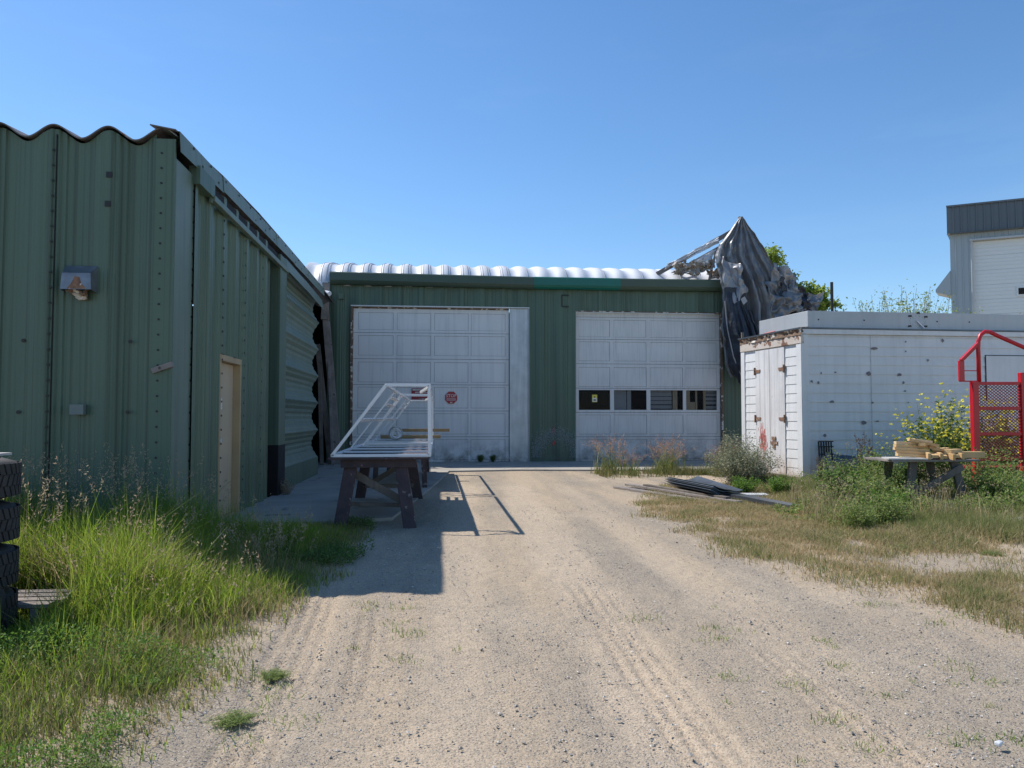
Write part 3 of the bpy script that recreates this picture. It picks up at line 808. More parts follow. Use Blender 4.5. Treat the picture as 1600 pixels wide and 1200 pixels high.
    for x0, x1, z1 in ((6.93, 7.07, 2.2), (7.33, 7.45, 2.2), (7.62, 7.67, 2.2), (7.86, 7.93, 2.2)): p.box(x0, GY + .16, .3, x1, GY + .20, z1)
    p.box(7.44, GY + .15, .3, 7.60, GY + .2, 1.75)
    p.build('reflection_strip', M['lumber_pale'], t)
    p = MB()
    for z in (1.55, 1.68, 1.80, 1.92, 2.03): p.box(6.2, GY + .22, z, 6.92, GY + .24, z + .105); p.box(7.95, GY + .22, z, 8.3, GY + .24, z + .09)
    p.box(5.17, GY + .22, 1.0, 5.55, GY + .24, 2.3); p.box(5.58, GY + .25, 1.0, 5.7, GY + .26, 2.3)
    p.build('reflection_boards', M['galv_dull'], t)  # added boards imitating clapboard mirrored in the glass
    # small fittings
    b = MB(); b.bar((3.60, GY - .06, 4.83), (3.60, GY - .06, 4.50), .03, .03); b.bar((3.60, GY - .06, 4.50), (3.80, GY - .06, 4.50), .03, .03); b.bar((3.60, GY - .06, 4.83), (3.80, GY - .06, 4.83), .03, .03)
    b.build('bracket', M['black'], t)
    b = MB(); b.box(-2.75, GY - .12, 4.62, -2.60, GY - .03, 4.77); b.build('junction_box', M['green_side'], t)
    b = MB(); b.tube([(-3.10, GY - .5, 4.74), (-3.02, GY - .55, 4.72), (-2.92, GY - .62, 4.68)], .045, 10, r1=.07); b.bar((-3.0, GY - .04, 4.8), (-3.06, GY - .5, 4.76), .03, .03)
    b.build('security_lamp', M['white_steel'], t)
    # chalky splash and red marks between the doors
    b = MB()
    for (x, z, w, h) in ((3.36, .58, .05, .16), (3.35, .95, .035, .2)):
        b.add([(x - w, GY - .066, z - h / 2), (x + w * .6, GY - .066, z - h / 2 + .02), (x + w * .2, GY - .066, z + h / 2), (x - w * .5, GY - .066, z + h * .4)], [(0, 1, 2, 3)])
    b.build('red_paint_mark', M['red_sign'], t)
    rng = random.Random(4); b = MB()
    for k in range(2600):
        an = rng.uniform(0, math.pi); rr = .62 + rng.gauss(0, .10); x = 3.42 + math.cos(an) * rr; z = .15 + math.sin(an) * rr * 1.1
        s_ = rng.uniform(.004, .012)
        if 2.7 < x < 3.98 and z > .05: b.add([(x - s_, GY - .067, z), (x + s_, GY - .067, z - s_), (x + s_, GY - .067, z + s_)], [(0, 1, 2)])
    tag(b.build('paint_splash', M['splash'], t), kind='stuff')
    # added near-black box by the left building, paints the open gap's deep shade
    b = MB(); b.box(-3.95, 19.95, 0, -3.9, 26, 4.6); b.box(-3.9, GY + 1.8, 0, -3.05, GY + 1.85, 5.0); b.box(-3.95, 19.95, 4.62, -3.04, 26, 4.68)
    b.build('gap_shade_box', M['dark'], t)
garage()

# ------------------------------------------------------------------ signs
def text_mesh(mb, s, cx, y, cz, size, mi):
    cu = bpy.data.curves.new('t', 'FONT'); cu.body = s; cu.size = size; cu.align_x = 'CENTER'; cu.align_y = 'CENTER'; cu.resolution_u = 2
    ob = bpy.data.objects.new('t', cu)
    COL.objects.link(ob)
    dg = bpy.context.evaluated_depsgraph_get(); dg.update()
    me = bpy.data.meshes.new_from_object(ob.evaluated_get(dg))
    mb.add([(cx + v.co.x, y, cz + v.co.y) for v in me.vertices], [tuple(p.vertices) for p in me.polygons], mi)
    bpy.data.objects.remove(ob); bpy.data.curves.remove(cu); bpy.data.meshes.remove(me)

def signs():
    y = GY + .045
    t = thing('stop_sign', 'small red octagonal STOP sign on the left garage door', 'sign', (.417, y, 1.86))
    cx, cz, r = .417, 1.86, .185
    mb = MB(); mb.poly([(cx + r * math.cos(math.radians(22.5 + 45 * k)), y, cz + r * math.sin(math.radians(22.5 + 45 * k))) for k in range(8)], (0, .012, 0))
    mb.build('sign_plate', M['red_sign'], t)
    b = MB(); text_mesh(b, 'STOP', cx, y - .003, cz + .05, .125, 0)
    for z, w in ((-.02, .13), (-.05, .14), (-.08, .13)): b.box(cx - w, y - .003, cz + z - .004, cx + w, y - .001, cz + z + .004)
    b.box(cx - .03, y - .003, cz - .145, cx + .03, y - .001, cz - .125)
    b.build('lettering', M['white_paint'], t)
    t = thing('warning_sign', 'maroon and white rectangular notice on the left garage door, left of the STOP sign', 'sign', (-.43, y, 1.92))
    mb = MB(); mb.box(-.705, y, 1.755, -.13, y + .012, 2.12); mb.build('sign_plate', M['maroon_sign'], t)
    b = MB()
    b.box(-.68, y - .003, 2.06, -.15, y - .001, 2.10); b.box(-.69, y - .003, 1.90, -.15, y - .001, 1.955)
    for z, x0, x1 in ((2.0, -.6, -.2),): b.box(x0, y - .003, z, x1, y - .001, z + .022)
    for x0, x1 in ((-.5, -.44), (-.42, -.36), (-.34, -.30), (-.27, -.22)): b.box(x0, y - .003, 1.81, x1, y - .001, 1.835)
    b.build('lettering', M['door_white'], t)
    t = thing('warning_sticker', 'small yellow and white sticker behind the leftmost pane of the right garage door', 'sticker', (4.58, GY + .07, 1.84))
    mb = MB(); mb.box(4.50, GY + .076, 1.74, 4.65, GY + .084, 1.955, 0); mb.box(4.515, GY + .073, 1.755, 4.635, GY + .076, 1.86, 1); mb.build('sticker_face', [M['yellow'], M['white_paint']], t)
    b = MB(); b.tube([(4.575, GY + .072, 1.89), (4.575, GY + .069, 1.89)], .022, 8); b.box(4.54, GY + .071, 1.78, 4.61, GY + .072, 1.82); b.build('sticker_mark', M['black'], t)
signs()

# ------------------------------------------------------------------ leaning boards
def boards():
    g = None
    data = [((-2.66, 21.3, .05), (-3.10, 21.6, 4.55), .20, .05, 'longest silvery board leaning in the gap between the green buildings, tallest of them', 'wood_grey'),
            ((-2.80, 20.9, .05), (-3.25, 21.4, 3.3), .14, .04, 'darker grey board leaning just left of the tallest board', 'wood_old'),
            ((-3.00, 20.7, .05), (-3.18, 21.3, 2.75), .10, .04, 'short thin dark board leaning leftmost in the gap', 'wood_old'),
            ((-2.70, 20.6, .05), (-2.96, 21.5, 2.9), .07, .04, 'narrow dark batten leaning in front of the tallest board', 'wood_grey')]
    for a, b, w, h, lab, m in data:
        mb = MB(); mb.bar(a, b, w, h, up=(0, 1, 0)); o = mb.build('leaning_board', M[m], None, bevel=.004)
        tag(o, lab, 'board', 'boards leaning between the two green buildings')
    mb = MB(); mb.bar((-3.08, 21.5, 4.0), (-3.05, 21.5, 5.02), .20, .06, up=(0, 1, 0)); o = mb.build('short_board', M['wood_grey'], None, bevel=.004)
    tag(o, 'short grey board standing behind the lamp at the top of the gap', 'board')
boards()

# ------------------------------------------------------------------ work bench and racks
def bench():
    t = thing('work_bench', 'long dark stained timber work bench carrying the white steel racks', 'bench', (-.7, 9.3, 0))
    mb = MB()
    mb.box(-1.27, 9.22, .80, -.08, 12.5, .825); mb.build('bench_top', M['wood_red'], t, bevel=.003)
    mb = MB(); mb.box(-1.13, 9.30, .70, -.24, 9.36, .798); mb.box(-1.13, 12.3, .70, -.24, 12.36, .798); mb.box(-1.10, 9.37, .70, -1.05, 12.29, .797); mb.box(-.35, 9.37, .70, -.3, 12.29, .797)
    mb.build('apron_rail', M['wood_red'], t, bevel=.004)
    for (xa, ya, xb, yb) in ((-1.13, 9.28, -1.02, 9.40), (-.30, 9.18, -.42, 9.38), (-1.20, 12.35, -1.08, 12.25), (-.28, 12.3, -.40, 12.25)):
        mb = MB(); mb.bar((xa, ya, -.02), (xb, yb, .70), .15, .10, up=(0, 1, 0)); mb.build('leg', M['wood_red'], t, bevel=.006)
    for a, b, w in (((-1.02, 9.46, .64), (-.36, 9.46, .26), .09), ((-1.02, 12.2, .26), (-.38, 12.2, .66), .08), ((-1.04, 9.5, .25), (-.38, 9.5, .23), .05), ((-1.10, 12.22, .23), (-.36, 12.22, .23), .06)):
        mb = MB(); mb.bar(a, b, .035, w); mb.build('brace', M['wood_old'], t, bevel=.004)
    t2 = thing('saw_horse', 'dark saw horse behind the work bench holding two yellow boards', 'saw horse', (-.6, 16, 0))
    mb = MB(); mb.box(-1.2, 13.9, .80, -.1, 18.2, .822); mb.build('top', M['wood_old'], t2)
    for x in (-1.1, -.2):
        for y in (14.0, 18.0):
            mb = MB(); mb.bar((x, y, .0), (x * .9 - .06, y, .80), .09, .05, up=(0, 1, 0)); mb.build('leg', M['wood_red'], t2)

    def rack(y0, y1, label):
        r = thing('steel_rack', label, 'rack', (-.65, y0, .83), group='white steel racks on the work bench')
        zb, zt = .845, 1.685; A = (-1.23, zb); B = (-.08, zb); C = (-.09, zt); D = (-.60, zt)
        w = .035
        for nm, pts in (('end_frame', y0), ('end_frame', y1)):
            mb = MB(); y = pts
            for p, q in ((A, B), (B, C), (C, D), (D, A)): mb.bar((p[0], y, p[1]), (q[0], y, q[1]), w, w, up=(0, 1, 0))
            mb.build(nm, M['white_steel'], r, bevel=.003)
        for p in (A, B, C, D):
            mb = MB(); mb.bar((p[0], y0 + .02, p[1]), (p[0], y1 - .02, p[1]), w, w); mb.build('long_rail', M['white_steel'], r, bevel=.003)
        n = 4
        for i in range(1, n):
            y = y0 + (y1 - y0) * i / n
            mb = MB(); mb.bar((A[0] + .02, y, zb), (B[0] - .02, y, zb), .045, .022); mb.build('cross_bar', M['white_steel'], r)
            if i != 2: continue
            mb = MB(); mb.bar((A[0] + .01, y, A[1] + .02), (D[0] - .01, y, D[1] - .02), .02, .06, up=(0, 1, 0)); mb.build('cross_bar', M['white_steel'], r)
        mb = MB(); mb.bar((-.915 + .0, y0 + .03, 1.265), (-.915, y1 - .03, 1.265), .05, .02, up=(-.8, 0, .6)); mb.build('middle_rail', M['white_steel'], r)
        for dx in (.10, .20):
            mb = MB(); mb.bar((D[0] - dx * .65, y0 + (y1 - y0) * .55, D[1] - dx), (D[0] - dx * .65, y1 - .05, D[1] - dx), .012, .05, up=(.84, 0, .55)); mb.build('flat_slat', M['white_steel'], r)
        mb = MB(); mb.bar((C[0], y0 + .02, C[1] - .02), (C[0] - .10, y0 + .18, C[1] - .08), .03, .03); mb.build('gusset', M['white_steel'], r)
        return r
    rack(9.28, 13.35, 'white steel rack with one slanted side, nearer of the two on the bench')
    rack(13.62, 17.9, 'white steel rack farther back, end to end with the nearer rack')
    for y, z, x0, x1, lab in ((16.1, .86, -1.15, .09, 'yellow timber board lying across the racks, lower one sticking out at right'), (17.6, .97, -1.0, .30, 'yellow timber board farther back, sticking out farthest at right')):
        mb = MB(); mb.box(x0, y, z, x1, y + .12, z + .07); o = mb.build('timber_board', M['board_yellow'], None, bevel=.003)
        tag(o, lab, 'board', 'yellow boards on the saw horse')
    t3 = thing('wire_coil', 'round coil of pale wire standing on the bench under the white racks', 'coil', (-.83, 15.6, .83))
    mb = MB(); c = (-.80, 15.4, .985)
    for r_, k in ((.12, 0), (.135, .4)):
        mb.tube([(c[0] + r_ * math.cos(a + k), c[1] + .02 * math.sin(a * 3), c[2] + r_ * math.sin(a + k)) for a in np.linspace(0, 2 * math.pi, 28)], .007, 6, caps=False)
    mb.build('outer_loop', M['galv_dull'], t3, smooth=True)
    mb = MB(); rng = random.Random(3)
    for k in range(9):
        r_ = rng.uniform(.05, .11); ox, oz = rng.uniform(-.02, .02), rng.uniform(-.03, .0); tl = rng.uniform(-.5, .5)
        mb.tube([(c[0] + ox + r_ * math.cos(a), c[1] + tl * .1 * math.sin(a), c[2] + oz + r_ * math.sin(a)) for a in np.linspace(0, 2 * math.pi, 20)], .009, 5, caps=False)
    mb.build('inner_loops', M['white_steel'], t3, smooth=True)
bench()

# ------------------------------------------------------------------ white shed / container
K = Vector((7.0, 14.15, 0.0))
SD = Vector((math.cos(math.radians(1.6)), math.sin(math.radians(1.6)), 0))
TD = Vector((math.cos(math.radians(98.6)), math.sin(math.radians(98.6)), 0))
NS = Vector((SD.y, -SD.x, 0)); NT = Vector((-TD.y, TD.x, 0))
SL = 8.0; TLEN = 2.12; SH = 3.0
def kp(s, t, z, out_s=0.0, out_t=0.0):
    return K + SD * s + TD * t + NS * out_s + NT * out_t + Vector((0, 0, z))
def shed():
    t = thing('white_shed', 'white clapboard container shed with peeling paint at the right of the yard', 'shed', tuple(K))
    def clap(axis, a0, a1, z0, z1, pitch, mb, mi=0):
        n = int((z1 - z0) / pitch)
        for i in range(n + 1):
            b = z0 + i * pitch; tp = min(b + pitch, z1)
            if tp - b < .01: continue
            if axis == 's': q = [kp(a0, 0, b, .018), kp(a1, 0, b, .018), kp(a1, 0, tp, .006), kp(a0, 0, tp, .006), kp(a0, 0, b, .0), kp(a1, 0, b, .0)]
            else: q = [kp(0, a1, b, 0, .015), kp(0, a0, b, 0, .015), kp(0, a0, tp, 0, .006), kp(0, a1, tp, 0, .006), kp(0, a1, b, 0, 0), kp(0, a0, b, 0, 0)]
            mb.add(q, [(0, 1, 2, 3), (5, 4, 0, 1)][:1] + [(4, 5, 1, 0)], mi)
    mb = MB(); clap('s', .14, SL, .14, 2.88, .181, mb)
    # flaked spots
    rng = random.Random(9)
    def s_at(px):   # along-wall position of features measured on the photograph
        r = Vector((math.sin(YAW) + math.cos(YAW) * (px - 800) / 1200, math.cos(YAW) - math.sin(YAW) * (px - 800) / 1200, 0))
        # intersect ray r*k with K+SD*s
        det = r.x * (-SD.y) + SD.x * r.y
        k = (K.x * (-SD.y) + SD.x * K.y) / det
        return ((r * k) - K).dot(SD), k
    for px, py, w, h in ((1357, 584, 9, 8), (1405, 586, 10, 5), (1278, 598, 5, 6), (1268, 596, 5, 5), (1262, 584, 3, 4), (1305, 582, 4, 3), (1283, 583, 3, 3), (1411, 598, 4, 6),
                         (1348, 660, 9, 8), (1369, 658, 5, 4), (1299, 628, 8, 4), (1362, 629, 5, 3), (1413, 611, 4, 3), (1418, 629, 3, 2), (1450, 563, 4, 4), (1366, 544, 12, 4), (1474, 532, 4, 7), (1287, 680, 6, 5), (1416, 534, 3, 3), (1416, 549, 3, 3)):
        s, k = s_at(px); zz = 1.3 + (652 - py) / 1200 * k
        a = w / 2200 * k; b = h / 2200 * k
        pts = [kp(s + a * math.cos(q) * rng.uniform(.5, 1.2), 0, zz + b * math.sin(q) * rng.uniform(.5, 1.2), .026) for q in np.linspace(0, 2 * math.pi, 9)[:-1]]
        mb.add(pts, [tuple(range(7, -1, -1))], 1)
    mb.build('side_cladding', [M['clap'], M['peel']], t)
    mb = MB(); clap('t', .14, .52, .14, 2.66, .181, mb); mb.build('end_cladding', M['clap'], t); mb = MB(); clap('t', 1.58, 2.0, .14, 2.66, .181, mb)
    mb.build('end_cladding', M['clap'], t)
    def ebox(mb, s0, s1, t0, t1, z0, z1, os0, os1, ot0, ot1, mi=0):
        # box spanned in shed coordinates with outward offsets
        vs = [kp(s, tt, z, a, b) for z in (z0, z1) for (s, tt, a, b) in ((s0, t0, os0, ot0), (s1, t0, os0, ot0), (s1, t1, os1, ot1), (s0, t1, os1, ot1))]
        mb.add(vs, [(0, 3, 2, 1), (4, 5, 6, 7), (0, 1, 5, 4), (1, 2, 6, 5), (2, 3, 7, 6), (3, 0, 4, 7)], mi)
    mb = MB(); ebox(mb, 0, SL, 0, TLEN, .12, 2.9, 0, 0, 0, 0); mb.build('core', M['clap'], t)
    mb = MB()
    mb.poly([kp(-.03, 0, .10, .035), kp(.13, 0, .10, .035), kp(.13, 0, 2.90, .035), kp(-.03, 0, 2.90, .035)], NS * -.05); mb.build('corner_board', M['clap'], t, bevel=.003); mb = MB()
    mb.poly([kp(0, .13, .10, 0, .031), kp(0, -.033, .10, 0, .031), kp(0, -.033, 2.72, 0, .031), kp(0, .13, 2.72, 0, .031)], NT * -.05); mb.build('corner_board', M['clap'], t, bevel=.003); mb = MB()
    mb.poly([kp(0, TLEN + .02, .10, 0, .031), kp(0, 2.0, .10, 0, .031), kp(0, 2.0, 2.72, 0, .031), kp(0, TLEN + .02, 2.72, 0, .031)], NT * -.05)
    mb.build('corner_board', M['clap'], t, bevel=.003)
    mb = MB()
    mb.poly([kp(-.04, 0, 2.905, .05), kp(SL, 0, 2.905, .05), kp(SL, 0, 3.0, .05), kp(-.04, 0, 3.0, .05)], NS * -.08)
    mb.build('side_fascia', M['clap'], t, bevel=.004)
    mb = MB(); mb.poly([kp(0, TLEN + .03, 2.725, 0, .04), kp(0, -.05, 2.725, 0, .04), kp(0, -.05, 2.88, 0, .04), kp(0, TLEN + .03, 2.88, 0, .04)], NT * -.06)
    mb.build('head_beam', M['beam_peel'], t, bevel=.005)
    # broken, ragged roof edge above the beam
    mb = MB(); n = 42
    ys = np.linspace(-.08, TLEN + .05, n); P = []
    rr = random.Random(2)
    for q in ys:
        h = rr.uniform(.01, .05)
        P.append([kp(0, q, 2.885, 0, .05 + rr.uniform(-.02, .02)), kp(0, q, 2.95, 0, .03 + rr.uniform(-.03, .03)), kp(0, q, 2.98 + h, 0, .06), kp(0, q, 3.0 + h, 0, -.12)])
    mb.grid(np.array([[tuple(v) for v in row] for row in P])); mb.build('roof_edge', M['rustwood'], t)
    mb = MB(); mb.poly([kp(-.07, -.06, 3.003), kp(SL, -.06, 3.003), kp(SL, TLEN + .06, 3.003), kp(-.07, TLEN + .06, 3.003)], (0, 0, .03)); mb.build('roof', M['sheet_dark'], t)
    # double plank doors with strap hinges
    for (t0, t1, hs) in ((.53, 1.045, .545), (1.055, 1.57, 1.555)):
        mb = MB(); k = 3
        for i in range(k):
            a = t0 + (t1 - t0) * i / k + .002; b = t0 + (t1 - t0) * (i + 1) / k - .002
            mb.poly([kp(0, b, .16, 0, .03), kp(0, a, .16, 0, .03), kp(0, a, 2.70, 0, .03), kp(0, b, 2.70, 0, .03)], NT * -.04)
        d = mb.build('plank_door', M['shed_door'], t)
        for z in (2.27, 1.27):
            h = MB(); sg = 1 if hs < 1 else -1
            h.poly([kp(0, hs + sg * .17, z - .03, 0, .042), kp(0, hs + sg * .05, z - .035, 0, .042), kp(0, hs - sg * .03, z - .055, 0, .042), kp(0, hs - sg * .05, z + .05, 0, .042), kp(0, hs + sg * .06, z + .028, 0, .042), kp(0, hs + sg * .18, z + .03, 0, .042)], NT * -.010)
            h.tube([kp(0, hs - sg * .02, z - .08, 0, .046), kp(0, hs - sg * .02, z + .08, 0, .046)], .02, 8)
            h.build('hinge', M['rust'], d)
    h = MB(); z = .78
    h.poly([kp(0, 1.02, z - .03, 0, .045), kp(0, .78, z - .03, 0, .045), kp(0, .78, z + .03, 0, .045), kp(0, 1.02, z + .03, 0, .045)], NT * -.012)
    h.poly([kp(0, .98, z + .05, 0, .05), kp(0, .84, z + .05, 0, .05), kp(0, .84, z + .13, 0, .05), kp(0, .98, z + .13, 0, .05)], NT * -.018)
    h.poly([kp(0, .94, z - .11, 0, .05), kp(0, .87, z - .11, 0, .05), kp(0, .87, z - .03, 0, .05), kp(0, .94, z - .03, 0, .05)], NT * -.018)
    h.build('latch', M['rust'], t)
    rng = random.Random(31); h = MB()
    for i in range(70):
        a = 1.32 + rng.gauss(0, .07); z = .82 + rng.gauss(0, .14); w = rng.uniform(.006, .02); hh = rng.uniform(.02, .09)
        h.poly([kp(0, a + w, z - hh, 0, .033), kp(0, a - w, z - hh * .7, 0, .033), kp(0, a - w * .5, z + hh, 0, .033), kp(0, a + w * .8, z + hh * .8, 0, .033)], NT * -.002)
    h.build('red_smear', M['red_smear'], t)
    # hatch panel low at the far side of the long wall
    s0, k = s_at(1541)
    mb = MB(); mb.poly([kp(s0, 0, 1.65, .03), kp(s0 + .95, 0, 1.65, .03), kp(s0 + .95, 0, 2.52, .03), kp(s0, 0, 2.52, .03)], NS * -.02); hp = mb.build('hatch', M['clap'], t)
    mb = MB()
    for a, b in (((s0 - .012, 1.64), (s0 - .012, 2.53)), ((s0 - .012, 2.53), (s0 + .97, 2.53))): mb.bar(kp(a[0], 0, a[1], .022), kp(b[0], 0, b[1], .022), .014, .014)
    mb.build('hatch_gap', M['black'], hp)
    s1, k1 = s_at(1361)
    mb = MB(); mb.bar(kp(s1, 0, .15, .023), kp(s1, 0, 2.9, .018), .006, .006); mb.build('joint_line', M['galv_dull'], t)
    # skids under the shed
    mb = MB(); mb.bar(kp(0.1, .15, .05), kp(SL, .15, .05), .12, .13); mb.bar(kp(.1, TLEN - .1, .05), kp(SL, TLEN - .1, .05), .12, .13); mb.bar(kp(.06, .1, .09), kp(.06, TLEN, .09), .12, .05)
    mb.build('skid', M['rustwood'], t)
    # galvanised box lying on the roof
    g = thing('sheet_metal_box', 'long galvanised sheet metal box lying on the roof of the white shed', 'duct', tuple(kp(.15, .1, 3.04)))
    mb = MB(); ebox(mb, .18, SL - .1, .06, 1.75, 3.034, 3.37, 0, 0, 0, 0); mb.build('duct_side', M['galv_dull'], g, bevel=.006)
    mb = MB()
    for s in (.4, 1.35, 2.9, 3.6): bolts(mb, [kp(s, .06, 3.2, .0)], NS, r=.016, h=.006)
    mb.build('rivet', M['black'], g)
    mb = MB(); sc, kk = s_at(1440)
    for ds, z in ((-.16, 3.30), (.18, 3.29), (-.17, 3.10), (.17, 3.10), (.02, 3.365)): mb.poly([kp(sc + ds - .035, .06, z - .02, .012), kp(sc + ds + .035, .06, z - .015, .012), kp(sc + ds + .03, .06, z + .02, .012), kp(sc + ds - .03, .06, z + .015, .012)], NS * -.011)
    for i in range(14):
        a = i / 14 * 6.28; mb.poly([kp(sc + .17 * math.cos(a), .06, 3.2 + .1 * math.sin(a), .004), kp(sc + .17 * math.cos(a) + .012, .06, 3.2 + .1 * math.sin(a), .004), kp(sc + .17 * math.cos(a), .06, 3.212 + .1 * math.sin(a), .004)], NS * -.003)
    br = mb.build('bracket_mark', M['black'], g)
    mb = MB(); mb.bar(kp(sc - .02, .06, 3.2, .02), kp(sc + .12, .06, 3.06, .035), .02, .02); mb.build('bracket_pin', M['white_steel'], br)
    mb = MB(); mb.poly([kp(.17, .08, 3.05, 0, -.16), kp(.17, .35, 3.05, 0, -.16), kp(.17, .35, 3.33, 0, -.16), kp(.17, .08, 3.33, 0, -.16)], NT * .006)
    mb.build('end_patch', M['galv'], g)
    b = MB()
    for i, q in enumerate((1.02, 1.10, 1.17)): b.tube([kp(.10, q, 3.06, 0, .0), kp(.02, q + .05, 3.02, 0, .06)], .028, 8)
    o = b.build('red_rag', M['red_smear'], None); tag(o, 'small reddish rag on the roof edge above the shed doors', 'rag')
    b = MB(); b.bar((7.0, 17.0, 2.75), (7.0, 17.0, 3.25), .05, .05); o = b.build('wood_stake', M['wood_old'], None)
    tag(o, 'short wooden stake standing behind the far corner of the white shed', 'stake')
    b = MB(); b.box(6.4, 16.8, 0, 6.45, 16.85, .1)
shed()

# debris against the shed wall
def debris():
    t = thing('broken_crate', 'broken dark grille and grey panels leaning on the shed wall by its corner', 'debris', (7.3, 13.9, 0))
    mb = MB(); x0, x1 = 7.27, 7.52; y = 14.02
    for i in range(6): x = x0 + i * (x1 - x0) / 5; mb.bar((x, y, .28), (x, y + .05, .84), .022, .02, up=(0, 1, 0))
    for z in (.30, .45, .6, .74, .84): mb.bar((x0 - .02, y, z), (x1 + .02, y, z), .02, .02)
    mb.build('grille', M['black'], t)
    mb = MB(); mb.bar((7.2, 13.7, 0), (7.32, 14.0, .55), .04, .10, up=(0, 1, 0)); mb.bar((7.38, 13.55, 0), (7.40, 14.0, .62), .09, .02, up=(0, 1, 0)); mb.bar((7.15, 13.85, .38), (7.45, 13.85, .35), .03, .04)
    mb.build('slat', M['wood_grey'], t)
    mb = MB(); mb.add([(7.5, 13.6, 0), (8.05, 13.55, 0), (8.0, 14.05, .55), (7.52, 14.08, .60)], [(0, 1, 2, 3)]); mb.build('grey_panel', M['sheet_dark'], t, solid=.012)
    b = MB(); b.box(8.3, 13.9, 0, 8.8, 14.07, .16); b.box(8.35, 13.85, .165, 8.6, 14.05, .24); o = b.build('dark_block', M['dark'], None)
    tag(o, 'low dark blocks under the shed wall among the weeds', 'block')
debris()

# ------------------------------------------------------------------ tarp and collapsed frame
def drape(rows, ny, folds, amp, ybase, seed, name, mat, parent, solid=.006, lean=0.0, crease=0.0):
    zs = np.array([r[0] for r in rows]); xl = np.array([r[1] for r in rows]); xr = np.array([r[2] for r in rows])
    nz = 150
    z = np.linspace(zs[0], zs[-1], nz); zi = -z
    L = np.interp(zi, -zs, xl); R = np.interp(zi, -zs, xr)
    s = np.linspace(0, 1, ny); S, Zg = np.meshgrid(s, z); Lg = L[:, None]; Rg = R[:, None]
    t = (zs[0] - Zg) / (zs[0] - zs[-1])
    edge = (fbm(Zg * 2.0, Zg * 0 + seed, 1.5, 4, seed) - .5) * .16 * np.clip(t * 3, 0, 1)
    X = Lg + S * (Rg - Lg) + edge * (np.where(S < .5, 1 - 2 * S, 0) - np.where(S > .5, 2 * S - 1, 0))
    ph = S * folds * 2 * math.pi + 2.8 * (fbm(S * 3, t * 1.1, 1.0, 3, seed) - .5) * 2 * math.pi * .6
    prof = np.abs(np.sin(ph)) ** .7 * np.sign(np.sin(ph))
    A = amp * (np.clip(t * 1.6, 0.05, 1) ** .8) * (.45 + 1.1 * fbm(S * 5, t * 1.4, 1, 2, seed + 5))
    Y = ybase - .38 * np.sin(math.pi * np.clip(S, 0, 1)) * np.clip(t * 2.0, .1, 1) - A * prof - lean * t
    Y += (fbm(X * 3, Zg * 3, 1.5, 3, seed + 8) - .5) * crease
    Y += (np.abs(fbm(S * 16, t * 2.2, 1, 3, seed + 31) - .5)) * .11 * np.clip(t * 3, 0, 1)
    P = np.stack([X, Y, Zg], -1)
    P[..., 2] += (fbm(X * 2, Zg * .2, 2, 2, seed + 2) - .5) * .25 * (t ** 6)
    a, b = P.shape[:2]; I = np.arange(a * b).reshape(a, b)
    F = np.stack([I[:-1, :-1], I[:-1, 1:], I[1:, 1:], I[1:, :-1]], -1).reshape(-1, 4)
    o = np_mesh(name, P.reshape(-1, 3), F, mat, parent, smooth=True)
    md = o.modifiers.new('s', 'SOLIDIFY'); md.thickness = solid
    return o

